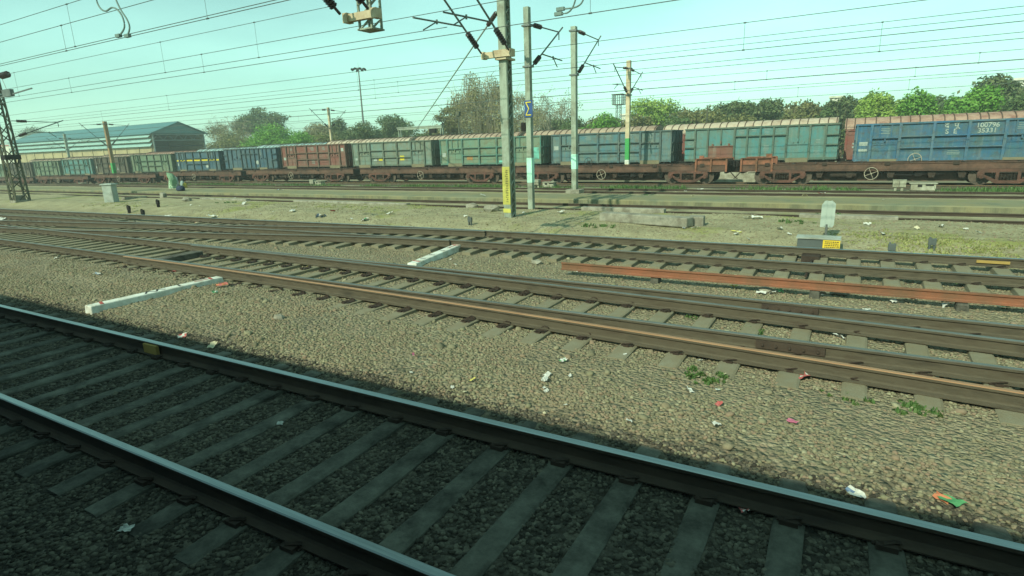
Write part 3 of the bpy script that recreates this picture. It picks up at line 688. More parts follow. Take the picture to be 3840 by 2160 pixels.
def deco_brown(r, L, X, zb, zt): disc(r, X[4] + .8, 1.75, .22); mark('lettering', r, [(.35, 1.95, .3, .25)], MT['lettering']); mark('paint_patch', r, [(X[3] + .3, 1.9, .7, .5)], MT['orange_mark'])
MT['sand_mark'] = mat('sand_marking', [(180, 160, 110), (200, 186, 140)], 9, .9); MT['orange_mark'] = mat('rusty_orange_patch', [(140, 104, 68), (160, 120, 76)], 5, .9)
MT['aqua_mark'] = mat('aqua_fresh_paint', [(96, 180, 160), (120, 196, 176)], 3, .8, dirt=(90, 110, 96), damt=.5); MT['yellow_mark'] = mat('yellow_patch', [(206, 186, 50), (196, 176, 60)], 8, .85)
P = {}
P['blue'] = paint('blue_wagon_paint', (36, 98, 138), (68, 104, 102), (82, 80, 66), .4, .5); P['blue_rib'] = paint('blue_rib_paint', (44, 104, 142), (62, 100, 108), (88, 88, 74), .4, .5)
P['teal'] = paint('teal_wagon_paint', (74, 136, 140), (92, 124, 112), (104, 102, 82), .4, .5); P['teal_rib'] = paint('teal_rib_paint', (84, 110, 98), (78, 96, 84), (84, 80, 64), .45, .5); P['rustdoor'] = paint('rusty_red_door', (130, 80, 70), (116, 88, 72), (110, 84, 64), .5, .4)
P['pale'] = paint('pale_blue_wagon_paint', (70, 120, 134), (98, 120, 108), (104, 100, 84), .5, .6); P['pale_rib'] = paint('pale_blue_rib_paint', (70, 104, 112), (76, 92, 86), (80, 76, 62), .5, .5)
P['green'] = paint('faded_green_wagon_paint', (100, 138, 122), (118, 134, 108), (112, 108, 80), .55, .6); P['green_rib'] = paint('aqua_rib_paint', (74, 132, 122), (82, 108, 92), (96, 92, 70), .4, .5)
P['grey'] = paint('grey_blue_wagon_paint', (112, 140, 134), (116, 122, 100), (112, 104, 84), .5, .6); P['grey_rib'] = paint('grey_blue_rib_paint', (96, 116, 104), (90, 98, 82), (90, 82, 64), .45, .5)
P['red'] = paint('red_brown_wagon_paint', (130, 72, 64), (118, 84, 72), (104, 86, 70), .4, .5); P['red_rib'] = paint('brown_rib_paint', (108, 84, 70), (96, 74, 62), (84, 72, 58), .4, .5)
P['dk'] = paint('dark_blue_wagon_paint', (56, 90, 110), (70, 96, 104), (76, 78, 70), .35, .4); P['dk_rib'] = paint('dark_blue_rib_paint', (52, 78, 88), (58, 76, 76), (66, 66, 58), .4, .4)
P['gg'] = paint('grey_green_wagon_paint', (104, 132, 112), (112, 124, 98), (100, 98, 76), .5, .5); P['gg_rib'] = paint('grey_green_rib_paint', (76, 96, 80), (70, 84, 68), (70, 68, 54), .4, .4)
P['br'] = paint('dark_brown_wagon_paint', (84, 82, 72), (92, 82, 68), (80, 70, 56), .5, .5); P['br_rib'] = paint('dark_brown_rib_paint', (66, 64, 54), (70, 62, 52), (60, 54, 44), .4, .4)
GW = [(10.15, 'A', 'gg', 'grey green open box wagon at the right edge beyond the blue one', None), (-.01, 'A', 'blue', 'bright blue open box wagon lettered S E 35331', deco_blue), (-10.21, 'B', 'teal', 'teal open box wagon with one rusty red side door', deco_teal),
      (-20.5, 'A', 'pale', 'pale blue open box wagon behind the pole with the green foot', deco_pale), (-31.35, 'A', 'green', 'faded aqua green open box wagon behind the yellow banded mast', deco_green), (-41.89, 'A', 'grey', 'grey blue open box wagon with two yellow patches', deco_grey),
      (-52.14, 'A', 'red', 'red brown open box wagon between blue ones', deco_red), (-61.99, 'B', 'dk', 'dark blue open box wagon with white disc next to the red brown one', deco_dkblue), (-71.56, 'A', 'dk', 'dark blue open box wagon with a yellow stripe along it', deco_stripe),
      (-81.83, 'A', 'gg', 'grey green open box wagon left of the yellow striped one', None), (-91.34, 'A', 'br', 'dark brown open box wagon behind the rusty pole with green foot', deco_brown), (-100.95, 'A', 'teal', 'teal open box wagon between dark brown and dull green ones', None),
      (-110.2, 'A', 'gg', 'dull green open box wagon two left of the dark brown one', None), (-119.6, 'A', 'br', 'brown open box wagon behind the lattice mast', None), (-129.5, 'A', 'gg', 'dull green open box wagon farthest left beyond the lattice mast', None)]
for i, (x, kind, pk, lab, deco) in enumerate(GW):
    xr = GW[i - 1][0] if i else x + 10.3
    L = (xr - x) - .92 if i else 9.36
    dm = (P['rustdoor'], P['teal']) if deco is deco_teal else P[pk]
    w = make_box_wagon(L, kind, P[pk], P[pk + '_rib'], dm, lab, 0, deco)
    w.location = (x, 41.5, -.2 + (zoff(x + L / 2)) + (-.14 if x > -5 else 0))

# ------------------------------------------------------------------ covered wagons with arched roofs, rear train
def roof_mat(name, top, low):
    t = NT(name); v = t.obj(); w = t.math('MULTIPLY', t.rnd(), 41.)
    c = t.ramp(t.noise(v, 1.4, 8, .75, w), [(.36, s2l(low)), (.56, s2l(top))])
    st = t.ramp(t.noise(v, 4., 5, .7, w, (.25, 1.5, 1.5)), [(.5, 0.), (.7, .5)]); c = t.mix(st, c, s2l((150, 132, 112)))
    t.base(c); return t.set(.8, 0, .3)
MT['roof_red'] = roof_mat('roof_red_dusty', (160, 132, 114), (118, 78, 66)); MT['roof_cream'] = roof_mat('roof_cream_dusty', (178, 164, 142), (148, 124, 104)); MT['roof_blue'] = roof_mat('roof_blue_dusty', (150, 176, 172), (96, 136, 138)); MT['roof_brown'] = roof_mat('roof_brown_dusty', (164, 146, 124), (126, 102, 86))
P['cov'] = paint('covered_wagon_red', (138, 70, 62), (126, 84, 74), (110, 84, 70), .35, .4); P['cov_blue'] = paint('covered_wagon_blue', (80, 116, 124), (96, 124, 120), (92, 84, 70), .35, .4)
MT['seam'] = mat('roof_seam_dark', [(74, 58, 50), (96, 78, 66)], 5, .9)
def make_covered(L, rm, body, lab):
    r = empty('covered_wagon'); tag(r, lab, 'covered wagon', 'round roofed covered wagons of the rear train')
    W = 2.95; ze = 3.0; zt = 3.76
    b = MB(); b.bb(0, L, 0, W, 1.0, ze); b.build('body', body, r)
    arc = [(W / 2 - (W / 2 + .06) * math.cos(a), ze + .02 + (zt - ze) * math.sin(a) ** .8) for a in np.linspace(0, math.pi, 15)]
    m = MB(); m.prism(arc, -.08, L + .08, 'x'); ro = m.build('roof', rm, r)
    s_ = MB(); n = 20
    for i in range(n + 1):
        x = L * i / n + (R.uniform(-.12, .12) if 0 < i < n else 0)
        pts = [(x, W / 2 - (W / 2 + .075) * math.cos(a), ze + .03 + (zt - ze + .012) * max(0, math.sin(a)) ** .8) for a in np.linspace(0, math.pi, 15)]
        s_.tube(pts, .035, 5)
    s_.build('roof_seam', MT['seam'], ro)
    d = MB()
    for xx in np.linspace(.1, L - .1, 9): d.bb(xx - .05, xx + .05, -.06, 0, 1.0, ze - .01)
    d.bb(0, L, -.07, 0, ze - .09, ze); d.bb(0, L, -.07, 0, 1.0, 1.1); d.build('frame_rib', body, r)
    for sg in (0, 1):
        e = MB(); xx = L / 2 - 1.3 + sg * 1.32; e.bb(xx, xx + 1.28, -.075, -.062, 1.12, ze - .1); e.build('sliding_door', body, r)
    if 'beside the teal' in lab or 'behind the bright' in lab: mark('lettering', r, [(.55, 2.05, .16, .12), (.85, 2.05, .16, .12), (.55, 1.82, .16, .12), (.85, 1.82, .16, .12)], MT['lettering'])
    u = MB(); u.bb(.2, L - .2, .2, W - .2, .7, .98); u.bb(-.4, 0, 1.3, 1.6, .75, 1.05); u.bb(L, L + .4, 1.3, 1.6, .75, 1.05); u.build('underframe', MT['black'], r)
    for xx in (1.7, L - 1.7): make_bogie(r, (xx, W / 2, 0), MT['iron'], False)
    return r
HW = [(11.7, 'roof_red', 'cov', 'red covered wagon at the right edge, dusty red roof'), (-.9, 'roof_red', 'cov', 'red covered wagon with dusty red roof behind the bright blue wagon'), (-13.5, 'roof_cream', 'cov', 'red covered wagon with cream dusted roof behind the teal wagon'),
      (-26.3, 'roof_brown', 'cov', 'covered wagon with pale brown roof behind the pale blue wagon'), (-38.9, 'roof_brown', 'cov', 'covered wagon with brown dusted roof behind the aqua green wagon'), (-51.6, 'roof_cream', 'cov', 'covered wagon with cream roof behind the grey blue wagon'),
      (-63.9, 'roof_blue', 'cov_blue', 'covered wagon with blue grey roof above the dark blue wagon'), (-76.4, 'roof_blue', 'cov_blue', 'covered wagon with pale blue roof above the yellow striped wagon'), (-88.9, 'roof_red', 'cov', 'covered wagon with red dusted roof above the grey green wagon'),
      (-101.4, 'roof_brown', 'cov', 'covered wagon with brown roof in front of the long shed'), (-113.9, 'roof_cream', 'cov', 'covered wagon with cream roof behind the farther poles'), (-126.4, 'roof_brown', 'cov', 'covered wagon with brown roof farthest left behind the lattice mast')]
for i, (x, rk, bk, lab) in enumerate(HW):
    w = make_covered(12.0, MT[rk], P[bk], lab); w.location = (x + .25, 46.9, -.2 + zoff(x) * .9 + (-.12 if x > -2 else 0))
# ------------------------------------------------------------------ masts of the overhead line
def insul(mb, a, b, r=.075, n=7, mi=0):
    a, b = Vector(a), Vector(b); L = (b - a).length; pts = []; rs = []
    for i in range(n):
        for t, q in ((.08, .45), (.35, 1), (.65, 1), (.92, .45)): pts.append(a.lerp(b, (i + t) / n)); rs.append(r * q)
    mb.tube(pts, rs, 8, mi)
def cantilever(parent, x, y, dirn, z_low, z_top, reach, lift=.0, dx=0., arm=1., tube=.03):
    """bracket from mast point (x,y): lower tube rises to the catenary support, upper stay, steady arm"""
    tip = Vector((x + dx, y + dirn * reach, z_top - .25 + lift)); lo = Vector((x, y + dirn * .18, z_low)); hi = Vector((x, y + dirn * .18, z_top))
    m = MB(); a = lo.lerp(tip, .08); b = lo.lerp(tip, .26); insul(m, a, b, .09); m.tube([lo, a], .03, 6); o = m.build('insulator', MT['insulator'], parent)
    m = MB(); m.tube([b, tip, tip + (tip - b).normalized() * .35], tube, 7); o = m.build('bracket_tube', MT['tube_grey'], parent)
    m = MB(); a2 = hi.lerp(tip, .1); b2 = hi.lerp(tip, .32); insul(m, a2, b2, .09); m.tube([hi, a2], .025, 6); m.build('insulator', MT['insulator'], parent)
    m = MB(); m.tube([b2, tip], tube * .8, 6); m.tube([tip, tip + Vector((0, 0, -.28))], .02, 5); m.build('stay_tube', MT['tube_grey'], parent)
    m = MB(); c = lo.lerp(tip, .34); e = Vector((x + dx, y + dirn * (reach + .5 * arm), z_low + (tip.z - z_low) * .28)); m.tube([c, e], tube * .8, 6)
    f = c.lerp(e, .55); m.tube([f, f + Vector((0, dirn * .7 * arm, -.3))], .02, 5); m.tube([f + Vector((0, 0, .06)), f + Vector((0, 0, -.06))], .03, 5)
    m.build('steady_arm', MT['tube_grey'], parent)
# M1: big double channel mast with a cantilever boom and drop arm
b0 = gnd(1280, 548, .0); X1, Y1 = b0.x, b0.y + .1
mast = empty('overhead_line_mast', (X1, Y1, -.1), 0, 'tall grey laced steel mast with long yellow lettered band, in front of the wagons', 'mast', 'overhead line masts')
m = MB()
for y in (-.17, .17):
    m.bb(-.13, .13, y - .012, y + .012, 0, 9.2)
    for x in (-.13, .13): m.bb(x - .012, x + .012, (y + .012 if y < 0 else y - .07), (y + .07 if y < 0 else y - .012), 0, 9.2)
m.build('mast_channel', MT['mast_grey'], mast)
m = MB()
for i in range(26):
    z = .15 + i * .35
    for x in (-.135, .135): m.bar((x, -.1, z), (x, .1, z + .17), .05, .01); m.bar((x, .1, z + .17), (x, -.1, z + .35), .05, .01)
m.build('lacing', MT['mast_grey'], mast)
def vz(v): return at(1272, v, Y1).z + .1
for (va, vb, nm) in ((533, 523, 'yellow_band'), (513, 419, 'yellow_band')):
    za, zb_ = vz(va), vz(vb); m = MB(); m.bb(-.137, .137, -.192, -.183, za, zb_); m.bb(-.147, -.137, -.192, -.1, za, zb_); m.build(nm, MT['yellow'], mast)
za, zb_ = vz(510), vz(424)
m = MB(); rg = random.Random(5); z = za + .05
while z < zb_ - .06:
    h = rg.uniform(.025, .05); m.bb(-.02 + rg.uniform(-.01, .01), .075, -.196, -.1925, z, z + .014)
    if rg.random() < .6: m.bb(.02, .034, -.196, -.1925, z, z + h)
    if rg.random() < .45: m.bb(-.02, -.008, -.196, -.1925, z, z + h)
    z += h + .022
m.build('lettering', MT['black_mark'], mast)
zk = at(1258, 140, Y1).z + .1
m = MB(); m.bb(-.62, .42, -.34, -.2, zk - .09, zk + .09); m.bb(-.2, .2, -.3, .3, zk - .16, zk - .1); m.bb(-.25, .25, -.34, -.18, zk + .09, zk + .12)
for x in (-.6, .42): m.bb(x - .05, x + .05, -.4, -.18, zk - .11, zk + .11)
m.build('bracket_beam', MT['mast_cream'], mast)
cantilever(mast, -.58, -.3, -1, zk + .05, zk + 1.9, 3.0, .3, 0, .9); cantilever(mast, .42, -.3, -1, zk + .05, zk + 1.9, 3.0, .3, 0, .9)
m = MB()
for z in (8.55, 9.0):
    for x in (-.16, .16): m.bb(x - .03, x + .03, -8.6, .25, z - .03, z + .03)
for i in range(16):
    y = -8.4 + i * .54
    for x in (-.16, .16): m.bar((x, y, 8.55), (x, y + .27, 9.), .03); m.bar((x, y + .27, 9.), (x, y + .54, 8.55), .03)
    m.bar((-.16, y, 8.55), (.16, y + .54, 8.55), .03)
m.build('cantilever_boom', MT['mast_grey'], mast)
YD_ = 9.4 - Y1; p = at(931, 45, 9.4); xd = p.x - X1; zd = p.z + .1; zb_ = at(937, 74, 9.4).z + .1
m = MB()
for x in (-.16, .16):
    for y in (-.14, .14): m.bb(xd + x - .02, xd + x + .02, YD_ + y - .02, YD_ + y + .02, zb_, 8.6)
z = zb_
while z < 8.4:
    for x in (-.16, .16): m.bar((xd + x, YD_ - .14, z), (xd + x, YD_ + .14, z + .2), .022)
    for y in (-.14, .14): m.bar((xd - .16, YD_ + y, z), (xd + .16, YD_ + y, z + .2), .022)
    z += .22
m.bb(xd - .2, xd + .2, YD_ - .18, YD_ + .18, zb_ - .02, zb_ + .01)
m.build('drop_arm', MT['mast_grey'], mast)
m = MB(); m.bb(xd - .38, xd + .38, YD_ - .28, YD_ - .16, zd - .07, zd + .07)
for x in (-.38, .38): m.bb(xd + x - .06, xd + x + .06, YD_ - .32, YD_ - .14, zd - .09, zd + .09)
m.build('bracket_beam', MT['mast_cream'], mast)
cantilever(mast, xd - .38, YD_ - .25, -1, zd + .05, zd + 1.4, 1.9, .2, -.05, .5, .028); cantilever(mast, xd + .36, YD_ - .25, -1, zd + .05, zd + 1.4, 1.9, .2, 0, .5, .028)
# guy wire from the mast to the ground far behind
g0 = Vector((X1 - .15, Y1 + .1, vz(20))); gd = at(1000, 395, 56.)
MT['guy'] = mat('guy_wire_pale', [(128, 142, 134), (150, 162, 152)], 9, .7); gw = MB(); gw.tube([g0, gd], .03, 5); o = gw.build('guy_wire', MT['guy']); tag(o, 'pale guy wire slanting down left from the tall laced mast', 'wire')
gi = MB(); q = (gd - g0); insul(gi, g0 + q * .012, g0 + q * .035, .08); gi.build('insulator', MT['insulator'], o)

def pole(u, v, y, z0, top, w, pm, lab, name='overhead_line_pole', dep=None):
    p = at(u, v, y); r = empty(name, (p.x, y, z0), 0, lab, 'mast', 'overhead line masts')
    m = MB(); m.bb(-w / 2, w / 2, -(dep or w) / 2, (dep or w) / 2, 0, top - z0); m.build('post', pm, r, bevel=.012)
    return r
def band(r, w, z0, z1, m, nm='painted_band', dep=None):
    b = MB(); h = w / 2 + .004; d = (dep or w) / 2 + .004; b.bb(-h, h, -d, d, z0, z1); return b.build(nm, m, r)
Y2 = 19.15; m2 = pole(1337, 521, Y2, 0, at(1323, 18, Y2).z, .2, MT['mast_grey'], 'slim grey concrete mast with blue sign plate and mint painted foot')
def z_at(v, u, y, z0=0): return at(u, v, y).z - z0
band(m2, .2, z_at(459, 1335, Y2), z_at(397, 1335, Y2), MT['mint'])
for v in (65, 168):
    m = MB(); z = z_at(v, 1326, Y2); m.bb(-.16, .16, -.14, .14, z - .03, z + .03); m.build('clamp', MT['tube_grey'], m2)
cantilever(m2, .05, .05, 1, z_at(165, 1326, Y2), z_at(60, 1324, Y2), 2.1, .25, .15, .5)
m = MB(); za, zb_ = z_at(295, 1332, Y2), z_at(253, 1332, Y2); m.bb(-.12, .2, -.13, -.115, za, zb_); sg = m.build('sign_plate', MT['blue_sign'], m2)
m = MB(); yy = -.14; hh = zb_ - za
def yb_(a, b, t=.035): m.bar((a[0], yy, za + a[1] * hh), (b[0], yy, za + b[1] * hh), t, .006) 
for a, b in (((-.06, .88), (.15, .88)), ((-.06, .12), (.15, .12)), ((-.05, .85), (.06, .5)), ((.06, .5), (-.05, .15))):
    A_ = Vector((a[0], yy, za + a[1] * hh)); B_ = Vector((b[0], yy, za + b[1] * hh)); m.tube([A_, B_], .018, 5)
m.build('sign_mark', MT['gold'], sg)
m = MB(); z = z_at(318, 1330, Y2); m.bb(-.3, -.14, -.1, .1, z - .16, z + .14); m.bar((-.2, 0, z), (-.05, 0, z), .05); m.build('small_box', MT['black'], m2)
Y3 = 25.45; m3 = pole(1446, 483, Y3, .1, at(1441, 67, Y3).z, .24, MT['mast_grey'], 'slim grey concrete mast on a concrete footing at the far walkway edge')
band(m3, .24, z_at(425, 1446, Y3, .1), z_at(388, 1446, Y3, .1), MT['mint'])
for v in (78, 189):
    m = MB(); z = z_at(v, 1442, Y3, .1); m.bb(-.18, .18, -.16, .16, z - .035, z + .035); m.build('clamp', MT['tube_grey'], m3)
cantilever(m3, .05, .05, 1, z_at(188, 1442, Y3, .1), z_at(76, 1442, Y3, .1), 2.5, .15, .1, .5)
m = MB(); m.bb(-.35, .35, -.3, .3, -.05, .14); m.build('footing', MT['concrete'], m3, bevel=.02)
for (u, v, y, z0, vt, ut, w, pm, lab, vl, vh, z_in, bands) in (
    (1578, 412, 38.6, -.5, 152, 1584, .27, MT['mast_cream'], 'cream rust stained mast with green and white foot between the two trains', 236, 172, 0, ((412, 402, 'white'), (402, 348, 'green_paint'))),
    (288, 435, 38.6, -.8, 305, 267, .36, MT['mast_rust'], 'rusty brown mast with green foot rising before the long shed', 368, 312, 0, ((436, 410, 'green_paint'),)),
    (835, 365, 51.6, -.3, 270, 829, .24, MT['mast_cream'], 'pale mast with brackets on both sides behind the wagons', 322, 276, 0, ()),
    (175, 402, 51.6, -.9, 337, 159, .34, MT['mast_grey'], 'distant grey mast with two brackets in front of the long shed', 376, 348, 0, ())):
    r = pole(u, v, y, z0, at(ut, vt, y).z, w, pm, lab)
    for (va, vb, mk) in bands: band(r, w, at(u, va, y).z - z0, at(u, vb, y).z - z0, MT[mk])
    zl, zh = at((u + ut) / 2, vl, y).z - z0, at(ut, vh, y).z - z0
    for d_ in (1, -1): cantilever(r, 0, 0, d_, zl, zh, 2.6, .1, .0, .8, .032)
    m = MB(); m.bb(-w * .7, w * .7, -w * .7, w * .7, zl - .12, zl - .04); m.bb(-w * .7, w * .7, -w * .7, w * .7, zh - .03, zh + .04); m.build('clamp', MT['tube_grey'], r)
# lattice mast on the left
pL = gnd(52, 505, .0); tl = empty('lattice_mast', (pL.x, pL.y, -.15), 0, 'four legged lattice mast cut by the left edge of the photo', 'mast', 'overhead line masts')
m = MB(); Hh = 9.; bw, tw = .36, .2
cs = [(-1, -1), (1, -1), (1, 1), (-1, 1)]
for a, b in cs: m.bar((a * bw, b * bw, 0), (a * tw, b * tw, Hh), .09, .09)
m.build('leg_angle', MT['lattice'] if 'lattice' in MT else MT.setdefault('lattice', mat('lattice_dark_steel', [(60, 66, 58), (84, 88, 74)], 3, .8, .2, dirt=(110, 104, 76), damt=.3)), tl)
m = MB(); n = 13
for i in range(n):
    t0, t1 = i / n, (i + 1) / n; w0, w1 = bw + (tw - bw) * t0, bw + (tw - bw) * t1
    for k in range(4):
        a, b = cs[k], cs[(k + 1) % 4]
        if i % 2: a, b = b, a
        m.bar((a[0] * w0, a[1] * w0, Hh * t0), (b[0] * w1, b[1] * w1, Hh * t1), .05, .05)
m.build('bracing', MT['lattice'], tl)
m = MB(); m.bb(-.42, .42, -.42, .42, 0, .2); m.bb(-.2, .25, -.3, .2, .2, .5); m.build('footing', MT['concrete'], tl, bevel=.03)
def zl_(v): return at(20, v, pL.y).z + .15
cantilever(tl, .1, .25, 1, zl_(345), zl_(302), 2.6, .2, .0, .5); 
m = MB(); m.bb(-.35, .35, -.55, -.4, zl_(236) - .08, zl_(236) + .06); m.bb(-.2, .5, -.7, -.3, zl_(236) - .03, zl_(236) + .0); m.tube([(0, -.6, zl_(240)), (.9, -1.2, zl_(236))], .03, 6); m.build('bracket_beam', MT['tube_grey'], tl)
m = MB(); z = zl_(345); m.bb(-.25, .4, -.4, .4, zl_(402), zl_(390)); m.build('small_box', MT['black'], tl)
q = at(9, 190, 13.); m = MB(); insul(m, q + Vector((-.25, 0, 0)), q + Vector((.45, 0, .02)), .16, 5); o = m.build('insulator', MT['insulator']); tag(o, 'large dark insulator on the overhead wire at the upper left edge', 'insulator')
q2 = at(20, 238, 13.); m = MB(); m.bar(q2 + Vector((-1.2, 0, -.1)), q2 + Vector((2.6, 0, .1)), .05); m.bb(q2.x - .4, q2.x + .5, q2.y - .08, q2.y + .08, q2.z - .1, q2.z + .22); m.tube([q2 + Vector((0, 0, .2)), q + Vector((-.3, 0, 0))], .012, 4); o = m.build('section_insulator', MT['tube_grey']); tag(o, 'dark section insulator with skids hanging on the contact wire at the left edge', 'insulator')

# ------------------------------------------------------------------ overhead lines, catenary and contact wire with droppers
def ohl(lab, y, km, kc, x0, x1, drops, r=.011, y_c=None, sag=.0):
    zm = CAM_H + km * y; yc = y if y_c is None else y_c; zc = CAM_H + kc * yc
    o = empty('overhead_line', (0, 0, 0), 0, lab, 'wire', 'overhead electric lines')
    m = MB(); m.tube([(x0, y, zm), ((x0 + x1) / 2, y, zm), (x1, y, zm)], r * .8, 5); m.build('catenary_wire', MT['wire'], o)
    m = MB(); m.tube([(x0 - 4, yc, zc), (x1 + 4, yc, zc)], r * .85, 5); m.build('contact_wire', MT['wire'], o)
    for x in drops:
        m = MB(); m.tube([(x, y, zm), (x, yc, zc)], r * .45, 4)
        for p in ((x, y, zm), (x, yc, zc)): m.tube([Vector(p) + Vector((-.04, 0, 0)), Vector(p) + Vector((.04, 0, 0))], r * 1.8, 5)
        m.build('dropper', MT['wire'], o)
    return o
def xs_at(uvs, y): return [at(u, v, y).x for u, v in uvs]
ohl('upper line over the middle track, topmost wire at the left corner', 9.1, .474, .350, -60, 20, xs_at([(168, 12)], 9.1) + [4])
ohl('second line over the middle track carrying the hanging jumper cable', 8.9, .42, .3435, -60, 20, xs_at([(154, 65), (515, 0)], 8.9) + [6])
xl = at(21, 187, 13.).x; xr = at(836, 13, 13.).x
ohl('line over the turnout ending at an insulator by the drop arm', 13.0, .312, .2315, xl - 1, xr, xs_at([(36, 187), (404, 112), (640, 60)], 13.))
ohl('line over the far middle track passing behind the drop arm', 13.7, .262, .217, -90, 25, xs_at([(175, 207), (508, 145), (1485, 20)], 13.7), .012)
ohl('line over the sunken track, held by the mast with the blue sign', 20.9, .1705, .1315, -150, 30, xs_at([(422, 257), (905, 262), (1874, 60)], 20.9) , .013)
ohl('line over the track beyond the walkway, held by the mast on the footing', 28.0, .149, .111, -150, 35, xs_at([(255, 285), (942, 215), (2217, 85)], 28.) + [20], .014)
ohl('auxiliary line just under the one held by the footed mast', 28.3, .140, .1185, -150, 35, xs_at([(1000, 205)], 28.3), .013)
ohl('line over the empty flat wagons', 36.0, .098, .0855, -170, 40, xs_at([(700, 280), (1430, 200), (1930, 175), (2463, 150)], 36.) , .015)
ohl('line over the open box wagons', 42.6, .0862, .0745, -170, 45, xs_at([(750, 290), (1110, 270), (1850, 190), (2305, 165)], 42.6), .016)
ohl('lowest line, over the round roofed wagons', 48.4, .0705, .0575, -180, 50, xs_at([(660, 300), (1555, 230), (2010, 200), (2290, 190)], 48.4), .017)
# jumper cables
MT['cable'] = mat('jumper_cable', [(92, 110, 104), (112, 128, 120)], 9, .7)
def jumper(pts, y, lab, r=.022):
    m = MB(); P_ = [at(u, v, y) for u, v in pts]
    Q = []
    for i in range(len(P_) - 1):
        a, b, c, d = P_[max(i - 1, 0)], P_[i], P_[i + 1], P_[min(i + 2, len(P_) - 1)]
        for k in range(6):
            t = k / 6; Q.append(.5 * ((2 * b) + (c - a) * t + (2 * a - 5 * b + 4 * c - d) * t * t + (3 * b - a - 3 * c + d) * t ** 3))
    Q.append(P_[-1]); m.tube(Q, r, 6)
    for p in (P_[-1],): m.bb(p.x - .1, p.x + .1, p.y - .04, p.y + .04, p.z - .04, p.z + .04)
    tag(m.build('jumper_cable', MT['cable']), lab, 'cable', 'hanging jumper cables')
jumper([(246, -25), (243, 0), (252, 20), (266, 28), (282, 19), (297, 26), (309, 45), (313, 68), (305, 84), (298, 90)], 8.9, 'left looping jumper cable clipped to the wire near the upper left corner')
jumper([(283, -25), (292, 0), (304, 25), (320, 50), (326, 70), (321, 90)], 8.9, 'right jumper cable hanging straight down near the upper left corner')
jumper([(1470, -20), (1466, 2), (1456, 14), (1440, 20), (1410, 23)], 13.7, 'upper curved jumper cable above the mast with the blue sign', .02)
jumper([(1452, -20), (1445, 8), (1437, 24), (1425, 33), (1405, 35)], 13.7, 'lower curved jumper cable above the mast with the blue sign', .02)

# ------------------------------------------------------------------ yard furniture
p = put(282, 508); cb = empty('equipment_cabinet', tuple(p), .5, 'tall grey steel cabinet with overhanging lid beside the rusty mast', 'cabinet')
m = MB(); m.bb(-.27, .27, -.22, .22, -.1, .93); m.build('body', MT['cab_grey'], cb, bevel=.012)
m = MB(); m.bb(-.33, .33, -.28, .28, .93, .98); m.bb(-.3, .3, -.25, .25, .98, 1.01); m.build('lid', MT['cab_grey'], cb, bevel=.01)
m = MB(); m.bb(-.276, -.272, -.12, .02, .42, .72); m.build('yellow_label', MT['yellow'], cb)
m = MB()
for k in range(4): m.bb(-.277, -.271, -.12, .1, .06 + k * .035, .075 + k * .035)
m.build('vent', MT['cab_side'], cb)
m = MB(); m.bb(-.25, .25, -.226, -.221, .0, .9); m.bb(.18, .2, -.245, -.226, .42, .55); m.build('door', MT['cab_grey'], cb)
p = put(412, 500); m = MB(); m.box((0, 0, .16), (.36, .24, .42), Matrix.Rotation(.18, 3, 'Y')); o = m.build('marker_block', MT['concrete'], bevel=.02, loc=tuple(p)); tag(o, 'small tilted concrete block below the bent person', 'block')
a, b = put(310, 503), put(367, 500); m = MB(); m.bar(a + Vector((0, 0, .07)), b + Vector((0, 0, .09)), .2, .17); o = m.build('concrete_beam', MT['concrete'], bevel=.02); tag(o, 'short concrete beam lying between cabinet and tilted block', 'beam')
for i, (u, v, lab) in enumerate(((326, 536, 'small black marker post, leftmost of the pair beside the turnout'), (359, 534, 'small black marker post, right one of the pair beside the turnout'), (399, 521, 'small black marker post near the tilted concrete block'), (1183, 566, 'small dark marker post left of the tall laced mast'), (2243, 628, 'small dark post on dry grass, left of its pair'), (2343, 626, 'small dark post on dry grass, right of its pair'))):
    p = put(u, v); s_ = 1.05 if i < 3 else .8; m = MB(); m.bb(-.075 * s_, -.03 * s_, -.04 * s_, .04 * s_, -.1, .36 * s_); m.bb(.03 * s_, .075 * s_, -.04 * s_, .04 * s_, -.1, .33 * s_); m.bb(-.09 * s_, .09 * s_, -.05 * s_, .05 * s_, .14 * s_, .32 * s_)
    tag(m.build('marker_post', MT['cab_side'] if i > 2 else MT['black'], bevel=.01, loc=tuple(p)), lab, 'marker', 'small marker posts')
# point machine
p = put(2058, 617); pm_ = empty('point_machine', (p.x, p.y - .1, p.z), 0, 'low dark point machine with yellow label beside the turnout', 'point machine')
m = MB(); m.bb(-.42, .42, -.2, .2, .02, .27); m.build('case', MT['cab_side'], pm_, bevel=.012)
m = MB(); m.bb(-.45, .45, -.23, .23, .27, .30); m.bb(-.3, .3, -.2, .2, -.08, .02); m.build('lid', MT['cab_grey'], pm_)
m = MB(); m.bb(.1, .44, -.212, -.203, .05, .26); lb = m.build('yellow_label', MT['label_yellow'], pm_)
m = MB(); rg = random.Random(3)
for k in range(4):
    x = .14
    while x < .4: w = rg.uniform(.015, .04); m.bb(x, x + w, -.216, -.2125, .09 + k * .04, .108 + k * .04); x += w + .012
m.build('lettering', MT['black_mark'], lb)
m = MB(); m.tube([(.0, -.2, .02), (-.05, -1.1, -.02), (-.05, -2.9, -.02)], .025, 6); m.bb(-.25, .1, -1.25, -.55, -.08, .06); m.build('throw_rod', MT['iron'], pm_)
p = put(2075, 608); sb = empty('signal_board', (p.x, p.y + .15, p.z), 0, 'pale grey back of a track side board on a short post behind the point machine', 'sign')
m = MB(); m.tube([(0, 0, -.1), (0, 0, .4)], .03, 8); m.build('post', MT['tube_grey'], sb)
